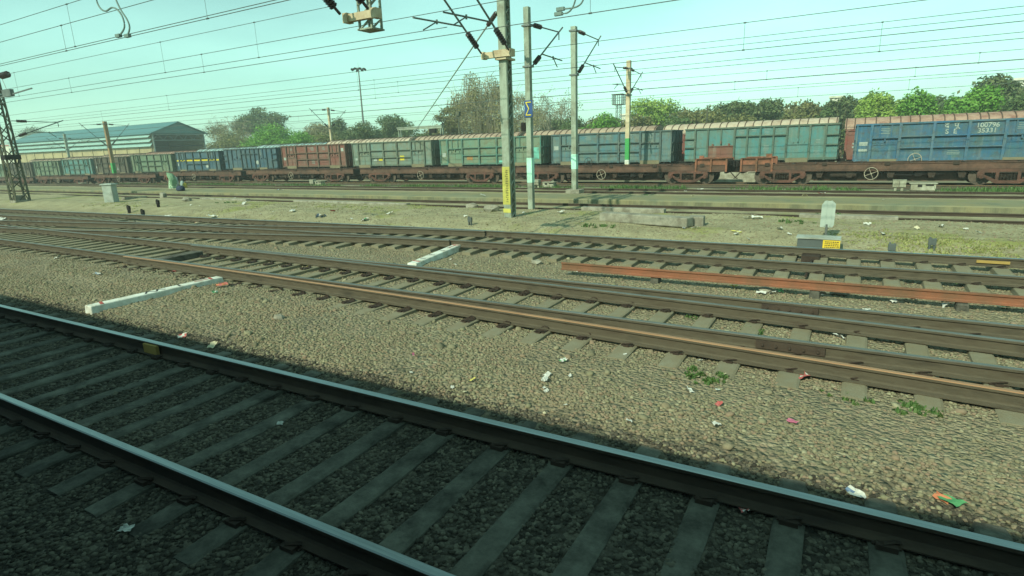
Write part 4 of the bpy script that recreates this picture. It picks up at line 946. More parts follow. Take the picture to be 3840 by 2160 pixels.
m = MB(); m.prism([(-.14, .33), (.12, .33), (.15, .4), (.15, .88), (.08, .95), (-.08, .95), (-.14, .86)], -.02, .02, 'y'); m.bb(-.06, -.03, -.04, -.02, .36, .96); m.bb(.05, .08, -.04, -.02, .36, .96); m.build('board', MT['board_grey'], sb)
# concrete pieces on the mound
a, b = put(1517, 553), put(1736, 572); m = MB(); c = (a + b) / 2; m.box((0, 0, .13), ((b - a).length, .42, .27), Matrix.Rotation(math.atan2(b.y - a.y, b.x - a.x), 3, 'Z')); o = m.build('concrete_beam', MT['concrete'], loc=tuple(c), bevel=.03); tag(o, 'long stained concrete beam lying on the soil right of the masts', 'beam')
p = put(1750, 568); m = MB(); m.box((0, .1, .12), (.42, .42, .3), Matrix.Rotation(.1, 3, 'Z')); o = m.build('concrete_block', MT['concrete'], loc=tuple(p), bevel=.03); tag(o, 'square concrete block at the right end of the long beam', 'block')
for (u0, u1, v0, v1, hgt, lab) in ((1514, 1700, 523, 532, .22, 'low concrete kerb beside the sunken track, behind the long beam'), (2012, 2256, 553, 560, .14, 'pale concrete kerb by the sunken track, behind the track side board'), (800, 1130, 507, 508, .1, 'low pale kerb by the sunken track, left of the masts'), (520, 660, 505, 506, .1, 'short pale kerb by the sunken track, farthest left')):
    a, b = put(u0, v0), put(u1, v1); ym = max(19.0, min(19.25, (a.y + b.y) / 2)); m = MB(); m.bb(a.x, b.x, ym - .14, ym + .14, -.3, H((a.x + b.x) / 2, 18.9) + hgt * .6); o = m.build('concrete_kerb', MT['concrete'], bevel=.02); tag(o, lab, 'kerb', 'kerb pieces beside the sunken track')
for (u, v, s_, lab) in ((1187, 525, .32, 'broken pale concrete lump left of the tall laced mast'), (1237, 531, .36, 'flat grey concrete lump touching the foot of the tall mast'), (702, 803, .1, 'large angular stone on the ballast between the near tracks'), (470, 506, .3, 'grey lump of rubble right of the tilted block'), (1350, 665, .14, 'pale concrete lump beside the free end of the spare rail'), (1925, 735, .13, 'pale cream stone below the spare rail'), (2110, 742, .16, 'long flat cream stone below the spare rail')):
    p = put(u, v); mb = MB(); vs = ico_v * s_ * np.array([1, .8, .55]) * (1 + .3 * (np.random.RandomState(int(u)).rand(12, 1) - .5)); mb.add([Vector(q) for q in vs], [tuple(f) for f in ico_f]); o = mb.build('rubble_lump', MT['concrete'], loc=(p.x, p.y, p.z + s_ * .25)); tag(o, lab, 'stone')
# white fouling marks between tracks
def fmark(pa, pb, lab, marks, w=.24, h=.17):
    a, b = pa, pb; c = (a + b) / 2; L = (b - a).length; ang = math.atan2(b.y - a.y, b.x - a.x); r = empty('fouling_mark', (c.x, c.y, max(a.z, b.z) - .005), ang, lab, 'track marker', 'white painted fouling marks')
    m = MB(); m.box((0, 0, .03), (L, w, h), None, 0, (.99, .86)); m.build('body', MT['white'], r, bevel=.018)
    k = MB()
    for (x0, y0, x1, y1) in marks: k.bar((x0 * L, y0 * w * .4, .03 + h / 2 + .002), (x1 * L, y1 * w * .4, .03 + h / 2 + .002), .03, .004)
    k.build('painted_mark', MT['black_mark'], r)
    for x in (-.42, .40):
        k = MB(); k.bar((x * L, -.1, .03 + h / 2 + .003), (x * L + .06, .1, .03 + h / 2 + .003), .05, .004)
        if x > 0: k.bar((.40 * L + .02, -.02, .03 + h / 2 + .0035), (.28 * L, .02, .03 + h / 2 + .0035), .03, .004)
        k.build('red_mark', MT['red_mark'], r)
fmark(put(222, 790), put(556, 708), 'white painted concrete bar with black strokes between the two nearest tracks', [(-.12, -.8, -.08, .8), (-.08, .8, -.04, -.8), (-.04, -.8, .0, .8), (.0, .8, .03, -.6), (.14, -.9, .16, .9)])
fmark(put(1036, 676), put(1156, 628), 'white painted concrete bar between the middle and the turnout track', [(-.3, -.8, -.28, .8), (-.12, -.8, -.1, .8), (.1, -.8, .12, .8), (.25, -.6, .27, .6)], .27, .2)
MT['wash'] = mat('whitewash_dirty', [(160, 160, 140), (184, 184, 164)], 2, .9, dirt=(110, 104, 84), damt=.7, dscale=2.5)
# white equipment beside the flat wagons
def white_box(u, v, y, kind, lab, s_=1.):
    p = at(u, v, y); z = H(p.x, y); r = empty('trackside_box', (p.x, y, z), 0, lab, 'trackside box', 'white trackside boxes')
    m = MB()
    if kind == 'post':
        m.bb(-.3 * s_, .3 * s_, -.2, .2, .2, .55); m.bb(-.22, -.1, -.12, .12, -.1, .2); m.bb(.08, .2, -.12, .12, -.1, .2); m.bb(-.32 * s_, .32 * s_, -.22, .22, .55, .58)
    else:
        m.bb(-.55 * s_, .55 * s_, -.25, .25, .06, .4); m.bb(-.62 * s_, .62 * s_, -.3, .3, .4, .44); m.bb(-.5, -.3, -.2, .2, -.1, .06); m.bb(.3, .5, -.2, .2, -.1, .06)
    m.build('case', MT['wash'], r, bevel=.01); r.scale = (.88,) * 3
    m = MB()
    if kind == 'post': m.bb(-.3 * s_, .3 * s_, -.206, -.202, .36, .38); m.bb(-.02, .0, -.206, -.202, .2, .55)
    else: m.bb(-.25, -.05, -.256, -.251, .24, .36); m.bb(.1, .45, -.256, -.251, .3, .38)
    m.build('dark_panel', MT['black'], r)
for a in ((2262, 465, 33.3, 'post', 'white box on legs, left one of the pair under the blue wagon'), (2322, 466, 33.3, 'low', 'low white box, right one of the pair under the blue wagon'), (1351, 455, 33.3, 'post', 'white box on legs behind the mint footed mast', .7), (1382, 455, 33.3, 'low', 'low white box right of the mint footed mast', .8), (787, 458, 33.3, 'post', 'white box on legs under the red brown wagon', .8), (805, 458, 33.3, 'low', 'low white box under the red brown wagon', .7), (208, 462, 33.3, 'low', 'low white box right of the lattice mast', .9)):
    white_box(*a)
a, b = at(1795, 452, 39.5), at(1900, 452, 39.5); m = MB(); m.bb(a.x - .4, b.x + .6, 39.3, 39.6, -.5, .38); m.bb(a.x - .4, b.x + .6, 39.25, 39.65, .38, .44); o = m.build('low_white_wall', MT['wash']); tag(o, 'low whitewashed wall seen through the gap under the flat wagon coupling', 'wall')
# ------------------------------------------------------------------ litter
LM = {k: mat('litter_' + k, c, 30, .7, 0, spec=.3) for k, c in dict(white=[(170, 170, 158), (206, 206, 196)], red=[(160, 64, 62), (190, 120, 112)], yellow=[(186, 174, 76), (206, 196, 116)], green=[(64, 128, 80), (92, 150, 100)], pink=[(160, 70, 96), (184, 116, 136)], blue=[(110, 134, 154), (84, 96, 124)], cream=[(180, 170, 136), (198, 190, 160)], orange=[(176, 124, 84), (184, 106, 78)]).items()}
def scrap_mesh(size, seed, mats):
    rg = random.Random(seed); n = 4; vs = []; fs = []; mi = []
    for j in range(n + 1):
        for i in range(n + 1):
            u, v = i / n - .5, j / n - .5
            q = Vector((u * 1.3 * 7, v * 7, seed * 3.7)); vs.append((u * size * (1.25 + .2 * mnoise.noise(q)), v * size * (.75 + .3 * mnoise.noise(q + Vector((9, 0, 0)))), size * (.16 + .30 * mnoise.noise(q * .55 + Vector((0, 5, 0))))))
    for j in range(n):
        for i in range(n): fs.append((j * (n + 1) + i, j * (n + 1) + i + 1, (j + 1) * (n + 1) + i + 1, (j + 1) * (n + 1) + i)); mi.append(1 if len(mats) > 1 and rg.random() < .5 else 0)
    mb = MB(); mb.v = vs; mb.f = fs; mb.m = mi; return mb
def litter(u, v, size, cols, lab, group, seed, name='litter_scrap', p=None):
    p = p or put(u, v); size *= .8; o = scrap_mesh(size, seed, cols).build(name, [LM[c] for c in cols], None, False, (p.x, p.y, p.z + size * .08 + .018)); o.rotation_euler = (R.uniform(-.3, .3) + .25, R.uniform(-.3, .3), R.uniform(0, 6.28)); tag(o, lab, 'litter', group); return o
GL = 'pieces of litter'
for i, (u, v, s_, c, lab) in enumerate([
    (245, 692, .15, ('white', 'blue'), 'white and dark wrapper on the ballast left of the long white bar'), (437, 688, .17, ('red',), 'red crumpled wrapper beside the middle track rail at left'), (460, 850, .12, ('white', 'red'), 'white packet with red edge beside the nearest track'), (536, 874, .14, ('cream',), 'pale cream lump of litter against the nearest track rail'),
    (541, 739, .12, ('white', 'green'), 'white and green scrap right of the long white bar end'), (567, 741, .12, ('white',), 'flat white scrap right of the green one by the white bar'), (560, 722, .22, ('red', 'orange'), 'pink orange torn bag at the end of the long white bar'), (150, 650, .2, ('white',), 'white scrap outside the middle track at far left'),
    (775, 675, .13, ('cream', 'yellow'), 'cream and yellow cup between the rails of the middle track'), (707, 677, .09, ('white',), 'small white cube of litter between the middle track rails'), (936, 694, .14, ('white', 'cream'), 'torn white paper against the middle track rail near the short white bar'), (888, 688, .12, ('blue',), 'blue rag against the middle track rail'),
    (1845, 725, .14, ('yellow',), 'bright yellow wrapper below the spare rail'), (1962, 737, .16, ('green',), 'green plastic strip below the spare rail'), (2385, 760, .2, ('white',), 'long white paper strip below the spare rail'), (2379, 773, .14, ('white',), 'square white scrap below the long paper strip'), (2512, 766, .28, ('white',), 'large white crumpled sheet below the spare rail at right'), (2524, 777, .16, ('cream', 'green'), 'pale green scrap under the large white sheet'),
    (2416, 718, .13, ('white', 'yellow'), 'white and yellow cup beyond the spare rail'), (2499, 717, .26, ('red', 'white'), 'red and white bag beyond the spare rail at right'), (1879, 679, .14, ('white',), 'white scrap in the dark gap between turnout sleepers'), (1912, 681, .15, ('white', 'red'), 'white and red packet between turnout sleepers'),
    (2110, 853, .15, ('white',), 'white scrap between the rails of the middle track at right'), (2021, 953, .2, ('white', 'red'), 'large white and red crumpled bag beside the brown rail'), (1416, 912, .1, ('white', 'green'), 'pale green tinted scrap on the near ballast strip'), (1376, 949, .1, ('white',), 'upper one of two white strips on the near ballast'), (1370, 960, .11, ('white',), 'lower one of two white strips on the near ballast'), (1190, 960, .07, ('yellow',), 'small yellow scrap on the near ballast strip'),
    (1040, 897, .07, ('pink',), 'small pink scrap on the near ballast at centre'), (1801, 1074, .09, ('white',), 'white tab on the near ballast strip at right'), (1808, 1022, .08, ('red',), 'small red scrap on the near ballast strip'), (1993, 1068, .09, ('pink',), 'magenta scrap on the near ballast strip'), (1735, 988, .1, ('white',), 'white strip on the near ballast below the green weeds'),
    (2393, 1276, .16, ('green',), 'bright green strip next to the nearest track at lower right'), (2370, 1262, .1, ('orange',), 'orange scrap touching the bright green strip'), (2150, 1251, .13, ('white', 'blue'), 'white cup against the outside of the nearest rail'), (1870, 1291, .1, ('red', 'white'), 'red and white packet inside the shaded nearest track'), (706, 1070, .06, ('white',), 'tiny white scrap inside the shaded nearest track'), (320, 1338, .1, ('white',), 'pale scrap in the darkest lower left shade'),
    (1904, 551, .3, ('white',), 'large white paper on the soil mound left of the board'), (1880, 551, .22, ('white',), 'white plastic cup beside the large white paper'), (1961, 578, .22, ('white',), 'white scrap on the soil in front of the board'), (1858, 582, .14, ('white', 'yellow'), 'small white and yellow scrap on the soil mound'), (2368, 572, .18, ('white',), 'white scrap on dry grass beyond the dark posts'), (1412, 537, .3, ('white',), 'white crumpled paper right of the tall mast foot'), (736, 532, .3, ('white',), 'white bag on the soil mound left of centre'),
    (981, 538, .24, ('white',), 'white scrap on the soil mound below the sunken track'), (918, 553, .3, ('green', 'white'), 'green and white wrapper at the soil edge of the turnout'), (808, 547, .36, ('white', 'blue'), 'black and white torn bag at the soil edge of the turnout'), (838, 533, .2, ('red',), 'red scrap on the soil mound'), (615, 515, .3, ('white',), 'white scrap behind the soil mound left'), (535, 552, .4, ('white', 'cream'), 'torn white paper on the turnout far rail, right of two'), (422, 548, .36, ('white',), 'torn white paper on the turnout far rail, left of two'),
    (500, 565, .3, ('cream', 'orange'), 'cream crumpled bag between the turnout rails'), (293, 562, .22, ('cream',), 'cream lump between the turnout rails at left'), (335, 560, .3, ('cream', 'white'), 'cream cloth beside the turnout rails'), (4, 556, .4, ('white',), 'white box at the left photo edge between the turnout rails'), (53, 566, .34, ('white',), 'pale flat square between the turnout rails at left'), (92, 563, .3, ('white',), 'white folded paper next to the pale square'), (138, 568, .14, ('white',), 'small white cup between the turnout rails'), (82, 534, .24, ('white',), 'white scrap between far turnout rails at left'),
    (2068, 455 + 35, .3, ('white', 'red'), 'white and red scrap against the far track at right'), (1762, 480, .3, ('white',), 'white scrap next to the track beyond the walkway'), (700, 482, .4, ('blue', 'white'), 'light blue bag on the walkway edge'), (1700, 487, .3, ('cream',), 'cream scrap on the walkway right'), (2448, 474, .3, ('white',), 'white scrap at the walkway edge far right'), (1845, 580, .12, ('yellow',), 'yellow scrap on the soil near the point machine'), (1750, 577, .2, ('white',), 'white scraps at the right end of the long concrete beam'), (1720, 575, .14, ('white', 'blue'), 'pale blue tinted scrap under the concrete beam end'), (1437, 680, .12, ('white',), 'white strip under the free end of the spare rail'), (1455, 684, .1, ('white', 'red'), 'thin white and red strip under the spare rail')]):
    litter(u, v, s_, c, lab, GL, i)
def strew(n, ur, vr, sz, lab, grp, seed):
    rg = random.Random(seed)
    for i in range(n):
        u, v = rg.uniform(*ur), rg.uniform(*vr); c = rg.choice([('white',), ('white',), ('white',), ('cream',)])
        litter(u, v, rg.uniform(*sz), c, lab, grp, seed * 100 + i)
strew(16, (900, 1900), (860, 1080), (.035, .06), 'tiny pale scrap strewn on the near ballast strip', 'tiny scraps on the near ballast', 3)
strew(24, (300, 2300), (516, 566), (.06, .14), 'tiny pale scrap strewn on the bare soil mound', 'tiny scraps on the soil mound', 4)
strew(14, (1000, 2300), (640, 700), (.05, .09), 'tiny pale scrap strewn beside the turnout sleepers', 'tiny scraps beside the turnout', 5)
strew(20, (200, 2500), (476, 498), (.1, .25), 'small pale scrap strewn along the walkway and far track', 'small scraps along the walkway', 6)

strew(14, (1850, 2560), (705, 790), (.07, .16), 'pale scrap strewn along the spare rail', 'scraps along the spare rail', 7)
strew(14, (1700, 2500), (530, 598), (.1, .2), 'pale scrap strewn around the track side board', 'scraps around the track side board', 8)

# ------------------------------------------------------------------ weeds
def tufts(name, spots, m, lab, hgt=.18, blades=14, spread=.18, seed=1):
    rg = np.random.RandomState(seed); vs = []; fs = []
    for (x, y, z, s_) in spots:
        for b in range(blades):
            a = rg.rand() * 6.28; r_ = spread * s_ * math.sqrt(rg.rand()); px, py = x + r_ * math.cos(a), y + r_ * math.sin(a)
            h = hgt * s_ * rg.uniform(.45, 1.1); d = rg.rand() * 6.28; w = .012 + .02 * s_ * rg.rand(); lean = rg.uniform(.1, .7) * h
            ex, ey = math.cos(d), math.sin(d); k = len(vs)
            vs += [(px - ey * w, py + ex * w, z), (px + ey * w, py - ex * w, z), (px + ex * lean + ey * w * .4, py + ey * lean - ex * w * .4, z + h), (px + ex * lean - ey * w * .4, py + ey * lean + ex * w * .4, z + h * .96)]
            fs.append((k, k + 1, k + 2, k + 3))
    o = fast_mesh(name, vs, fs, m); tag(o, lab, kind='stuff'); return o
MT['weed'] = leaf_mat('weed_green', [(60, 90, 44), (80, 110, 56), (100, 122, 70)], .3); MT['dry'] = leaf_mat('dry_grass', [(140, 140, 88), (156, 154, 100), (126, 138, 76)], .2)
rg = random.Random(21); sp = []
for i in range(2600):
    x = -95 * rg.random() ** 1.2 + 9; y = rg.gauss(32.6, .75)
    if mnoise.noise(Vector((x * .25, y * .4, 2))) > .02 and 30.2 < y < 34.6: sp.append((x, y, H(x, y) - .02, rg.uniform(.6, 1.5)))
tufts('grass', sp, MT['weed'], 'strip of low green weeds in front of the flat wagons', .19, 10, .3, 1)
sp = []
for (u, v, n, s_) in ((1760, 945, 15, .5), (1790, 958, 8, .45), (2310, 1035, 15, .5), (2120, 1005, 7, .45), (1880, 830, 8, .5), (1740, 800, 6, .5), (1585, 495, 30, 1.2), (2100, 527, 10, 1.), (1990, 560, 10, .9), (1500, 570, 10, .9), (2330, 560, 12, .9), (580, 510, 6, 1)):
    c = put(u, v)
    for i in range(n):
        x, y = c.x + rg.gauss(0, .32 * s_), c.y + rg.gauss(0, .16 * s_); sp.append((x, y, H(x, y) if not 22.4 < y < 24.3 else .11, s_ * rg.uniform(.5, 1)))
tufts('grass', sp, MT['weed'], 'scattered small green weeds among the ballast', .10, 12, .10, 2)
sp = []
for (u, v, n, sx_, s_) in ((2400, 610, 140, 1.1, 1.), (2180, 590, 50, .9, .8), (1080, 522, 60, 1.2, 1.), (860, 522, 60, 2.2, 1.), (2520, 635, 50, .8, .8), (300, 515, 40, 2.5, 1.), (2280, 595, 60, .8, .9)):
    c = put(u, v)
    for i in range(n):
        x, y = c.x + rg.gauss(0, .6 * sx_), c.y + rg.gauss(0, .35); y = min(max(y, 14.6), 19.1); sp.append((x, y, H(x, y) - .01, s_ * rg.uniform(.5, 1)))
tufts('grass', sp, MT['dry'], 'yellowish dry grass patches on the soil mound', .055, 14, .18, 3)

# ------------------------------------------------------------------ the bent person and the bags
MT['skin'] = mat('skin_brown', [(112, 78, 58), (126, 90, 68)], 20, .7)
MT['hair'] = mat('hair_black', [(26, 22, 20), (36, 32, 30)], 20, .6)
def sari():
    t = NT('sari_stripes'); v = t.obj(); sp_ = t.new('ShaderNodeSeparateXYZ'); t.link(v, sp_.inputs[0])
    z = t.math('ADD', t.math('MULTIPLY', sp_.outputs['Z'], 58.), t.math('MULTIPLY', t.noise(v, 5, 3), 9.)); st = t.math('SINE', z)
    c = t.ramp(st, [(.40, s2l((104, 146, 108))), (.6, s2l((206, 214, 190)))]); t.base(c); return t.set(.85)
MT['sari'] = sari(); MT['shawl'] = mat('shawl_green', [(52, 88, 68), (120, 150, 118), (66, 104, 80)], 7, .85, stretch=(1, 1, .5))
pp = put(437, 481); pp.z = .11
per = empty('person', tuple(pp), 0, 'person bending forward in a green and white striped sari and green shawl on the walkway', 'person')
def skin_obj(name, J, E, rad, m, parent, sub=2):
    me = bpy.data.meshes.new(name); me.from_pydata(J, E, []); o = bpy.data.objects.new(name, me); COL.objects.link(o); o.parent = parent; me.materials.append(m)
    sk = o.modifiers.new('skin', 'SKIN'); sk.use_smooth_shade = True
    for i, r_ in enumerate(rad): me.skin_vertices[0].data[i].radius = (r_, r_); me.skin_vertices[0].data[i].use_root = (i == 0)
    sb_ = o.modifiers.new('sub', 'SUBSURF'); sb_.levels = sb_.render_levels = sub
    return o
# pelvis, chest, neck, head, legs, arms with fingers; faces -x, bent at the hip
J = [(.04, 0, .66), (-.08, 0, .82), (-.2, 0, .95), (-.27, 0, .985), (-.33, 0, 1.0), (-.40, 0, 1.0), (-.455, 0, .98),
     (.03, .10, .60), (-.01, .11, .36), (.03, .11, .06), (-.09, .12, .03), (.05, -.10, .60), (.02, -.11, .36), (.06, -.11, .06), (-.06, -.12, .03),
     (-.19, .17, .93), (-.27, .19, .70), (-.42, .13, .62), (-.47, .11, .62), (-.19, -.17, .93), (-.27, -.19, .70), (-.42, -.13, .64), (-.47, -.11, .64)]
Ed = [(0, 1), (1, 2), (2, 3), (3, 4), (4, 5), (5, 6), (0, 7), (7, 8), (8, 9), (9, 10), (0, 11), (11, 12), (12, 13), (13, 14), (2, 15), (15, 16), (16, 17), (17, 18), (2, 19), (19, 20), (20, 21), (21, 22)]
rad = [.14, .13, .13, .055, .085, .10, .06, .085, .06, .04, .035, .085, .06, .04, .035, .06, .045, .032, .03, .06, .045, .032, .03]
for s_, base in ((1, 18), (-1, 22)):
    bx = Vector(J[base])
    for k in range(4):
        a = len(J); J += [tuple(bx + Vector((-.045 + .004 * abs(k - 1), s_ * (.03 - .02 * k), -.01))), tuple(bx + Vector((-.075 + .006 * abs(k - 1), s_ * (.028 - .02 * k), -.03)))]; rad += [.010, .008]; Ed += [(base, a), (a, a + 1)]
    a = len(J); J += [tuple(bx + Vector((-.02, -s_ * .045, -.02)))]; rad += [.011]; Ed += [(base, a)]
skin_obj('body', J, Ed, rad, MT['skin'], per)
def drape(name, rings, m, parent, folds=0., nf=9, n=28, close_top=False):
    mb = MB(); vs = []; fs = []
    for j, (cx, cy, cz, rx, ry, tilt) in enumerate(rings):
        for k in range(n):
            a = 2 * math.pi * k / n; w = 1 + folds * (1 - j / len(rings)) * math.sin(nf * a + j * .7)
            vs.append((cx + rx * w * math.cos(a), cy + ry * w * math.sin(a), cz + tilt * math.cos(a)))
    for j in range(len(rings) - 1):
        for k in range(n): fs.append((j * n + k, j * n + (k + 1) % n, (j + 1) * n + (k + 1) % n, (j + 1) * n + k))
    if close_top: fs.append(tuple((len(rings) - 1) * n + k for k in range(n)))
    mb.add(vs, fs); return mb.build(name, m, parent, True)
drape('sari', [(-.02, 0, .04, .24, .26, 0), (-.01, 0, .3, .21, .23, 0), (.03, 0, .55, .19, .21, 0), (.03, 0, .7, .18, .19, .02), (-.04, 0, .80, .165, .175, .05), (-.12, 0, .88, .15, .165, .07), (-.2, 0, .955, .13, .165, .08)], MT['sari'], per, .12)
drape('shawl', [(.18, -.02, .30, .08, .20, -.02), (.17, 0, .5, .12, .24, .0), (.08, 0, .74, .18, .235, .06), (-.06, 0, .92, .17, .225, .09), (-.18, 0, 1.02, .14, .20, .08), (-.27, 0, 1.06, .10, .10, .05), (-.33, 0, 1.09, .10, .115, .02), (-.37, 0, 1.125, .095, .10, .0), (-.385, 0, 1.155, .05, .06, 0)], MT['shawl'], per, .12, 7, 28, True)
MT['bag_blue'] = mat('bag_dark_blue', [(34, 42, 60), (50, 60, 78)], 5, .8); MT['bag_yellow'] = mat('sack_yellow', [(140, 124, 44), (164, 148, 66)], 6, .85, 0, .4, 14); MT['bag_white'] = mat('sack_pale', [(110, 130, 128), (160, 172, 164)], 6, .85, 0, .4, 12)
def bag(u, v, s_, m, lab, name, handles=False, sq=(1, .7, .75)):
    p = put(u, v); p.z = .11; r = empty(name, tuple(p), R.uniform(-.2, .2), lab, 'bag', 'bags around the bent person')
    mb = MB(); n = 16; vs = []; fs = []; prof = [(.80, 0), (1., .12), (1.03, .4), (.95, .7), (.72, .92), (.45, 1.0)]
    for (q, z) in prof:
        for k in range(n):
            a = 2 * math.pi * k / n; w = q * (1 + .10 * mnoise.noise(Vector((math.cos(a) * 2, math.sin(a) * 2, z * 2 + u)))); ca, sa = math.cos(a), math.sin(a); e = .65
            vs.append((s_ * sq[0] * .5 * w * math.copysign(abs(ca) ** e, ca), s_ * sq[1] * .5 * w * math.copysign(abs(sa) ** e, sa), s_ * sq[2] * z * (1 + .06 * mnoise.noise(Vector((ca * 3, sa * 3, u))))))
    for j in range(len(prof) - 1):
        for k in range(n): fs.append((j * n + k, j * n + (k + 1) % n, (j + 1) * n + (k + 1) % n, (j + 1) * n + k))
    fs.append(tuple((len(prof) - 1) * n + k for k in range(n))); mb.add(vs, fs); mb.build('body', m, r, True)
    mb = MB()
    if handles: mb.tube([(-.16 * s_, -.1, s_ * sq[2] * .95), (-.1 * s_, -.1, s_ * sq[2] * 1.2), (.1 * s_, -.1, s_ * sq[2] * 1.2), (.16 * s_, -.1, s_ * sq[2] * .95)], .015, 5)
    else: mb.tube([(0, 0, s_ * sq[2] * .97), (.02, 0, s_ * sq[2] * 1.12)], [.05 * s_, .1 * s_], 8)
    mb.build('handle' if handles else 'tied_neck', m, r)
bag(455, 480, .62, MT['bag_blue'], 'dark blue bag standing right of the bent person', 'carry_bag', True, (1.1, .7, .55)); bag(467, 479, .34, MT['bag_yellow'], 'yellow sack right of the dark blue bag', 'sack', False, (.9, .8, 1.1))
q = put(446, 474); bag(446, 474, .42, MT['bag_white'], 'pale grey white sack behind the bent person', 'sack', False, (.9, .7, 1.6))
bag(461, 476, .3, MT['bag_white'], 'small pale bundle behind the dark blue bag', 'bundle', False, (1., .7, 1.4))
# ------------------------------------------------------------------ trees beyond the trains
LEAF = {k: leaf_mat('foliage_' + k, c) for k, c in dict(
    dark=[(62, 78, 48), (80, 96, 58), (98, 112, 70), (114, 120, 80)], mid=[(68, 88, 50), (88, 108, 62), (108, 122, 76)], bright=[(78, 124, 42), (100, 146, 54), (124, 164, 72), (88, 132, 50)],
    lime=[(116, 146, 56), (142, 168, 74), (160, 180, 94), (100, 128, 54)], olive=[(92, 98, 56), (116, 116, 68), (134, 130, 82), (84, 84, 56)], dry=[(128, 124, 88), (150, 144, 108), (112, 106, 78)], willow=[(134, 130, 88), (156, 150, 106), (116, 114, 74), (172, 160, 104)]).items()}
BARK = mat('bark_grey_brown', [(86, 76, 62), (112, 100, 82)], 4, .95); TWIG = mat('twig_pale_grey', [(130, 120, 98), (156, 146, 120)], 4, .95)
def leaves(rg, centers, n, size, mt, name, parent, flat=.5):
    """leaf sized quads through lobes: centers = (x,y,z,rx,ry,rz)"""
    C_ = np.array(centers); vol = (C_[:, 3] * C_[:, 4] * C_[:, 5]) ** .67; ix = rg.choice(len(C_), n, p=vol / vol.sum())
    d = rg.randn(n, 3); d /= np.linalg.norm(d, axis=1)[:, None]; r_ = rg.rand(n) ** .45
    lump = np.array([mnoise.noise(Vector((a[0] * 2.3 + i, a[1] * 2.3, a[2] * 2.3))) for a, i in zip(d, ix * 7.3)])
    r_ = r_ * (1 + .45 * lump)
    P_ = C_[ix, :3] + d * r_[:, None] * C_[ix, 3:]
    nrm = d * .7 + rg.randn(n, 3) * .7 + np.array([0, 0, flat]); nrm /= np.linalg.norm(nrm, axis=1)[:, None]
    t = np.cross(nrm, rg.randn(n, 3)); t /= np.linalg.norm(t, axis=1)[:, None]; b = np.cross(nrm, t)
    s_ = size * rg.uniform(.5, 1.25, n)[:, None]; w = s_ * rg.uniform(.4, .8, n)[:, None]
    vv = np.stack([P_ - t * s_, P_ - b * w, P_ + t * s_, P_ + b * w], 1).reshape(-1, 3)
    return fast_mesh(name, vv, np.arange(4 * n).reshape(n, 4), mt, parent)
def limb(mb, rg, p, d, L, r, depth, ends, droop=0., n=3, spread=.75, sides=5):
    pts = [p]; rs = [r]; q = p.copy(); dd = d.copy()
    for k in range(3):
        dd = (dd + Vector(rg.uniform(-.22, .22, 3)) + Vector((0, 0, -droop * (1 + depth)))).normalized(); q = q + dd * L / 3; pts.append(q.copy()); rs.append(max(.02, r * (1 - .2 * (k + 1))))
    mb.tube(pts, rs, sides if r > .05 else 3, 0, False)
    if depth <= 0: ends.append(q); return
    for k in range(n):
        a = Vector(rg.randn(3)); a = (dd + a.normalized() * spread); a.normalize(); limb(mb, rg, pts[rg.randint(1, 4)] if k else q, a, L * rg.uniform(.55, .85), max(.02, r * .5), depth - 1, ends, droop, n, spread, sides)
def tree(u0, u1, vt, y, kind, lab, n=5200, size=.26, dens=1., trunk=.3, low=.25, seed=0, name='tree', lobes=16, grp='trees beyond the trains', flat=.5):
    rg = np.random.RandomState(seed + int(u0 * 3 + y)); a, b = at(u0, 330, y), at(u1, 330, y); top = at((u0 + u1) / 2, vt, y).z; z0 = -.5
    cx, rx = (a.x + b.x) / 2, abs(b.x - a.x) / 2; hgt = top - z0; r = empty(name, (cx, y, z0), 0, lab, 'tree', grp); ry = min(rx, 4.)
    t = MB(); ends = []; p = Vector((0, 0, -.2)); q = Vector((rg.uniform(-.3, .3), rg.uniform(-.3, .3), hgt * low)); t.tube([p, p.lerp(q, .5) + Vector((.08, 0, 0)), q], [trunk, trunk * .8, trunk * .65], 7, 0, False)
    for k in range(5):
        an = 2 * math.pi * k / 5 + rg.rand(); limb(t, rg, q, Vector((math.cos(an) * .7 * rx / max(hgt * .5, .1), math.sin(an) * .6, .8)).normalized(), hgt * .36, trunk * .45, 2, ends, .02, 2)
    t.build('trunk', BARK, r)
    cs = []; zc = hgt * (low + 1) / 2; rz = hgt * (1 - low) / 2
    for k in range(lobes):
        th = rg.rand() * 6.28; rr = math.sqrt(rg.rand()) * .82; zz = rg.uniform(-.95, .68); wd = math.sqrt(max(.12, 1 - zz * abs(zz) * .8 if zz > 0 else 1 - zz * zz * .25)); s_ = rg.uniform(.34, .56)
        cs.append((rx * rr * wd * math.cos(th), ry * rr * wd * math.sin(th), zc + zz * rz, rx * s_, ry * s_ * 1.1, rz * s_ * .8))
    cs.append((rg.uniform(-.2, .2) * rx, 0, hgt - rz * .3, rx * .35, ry * .35, rz * .3))
    leaves(rg, cs, int(n * dens * 2.5), size * .82, LEAF[kind], 'crown', r, flat); return r
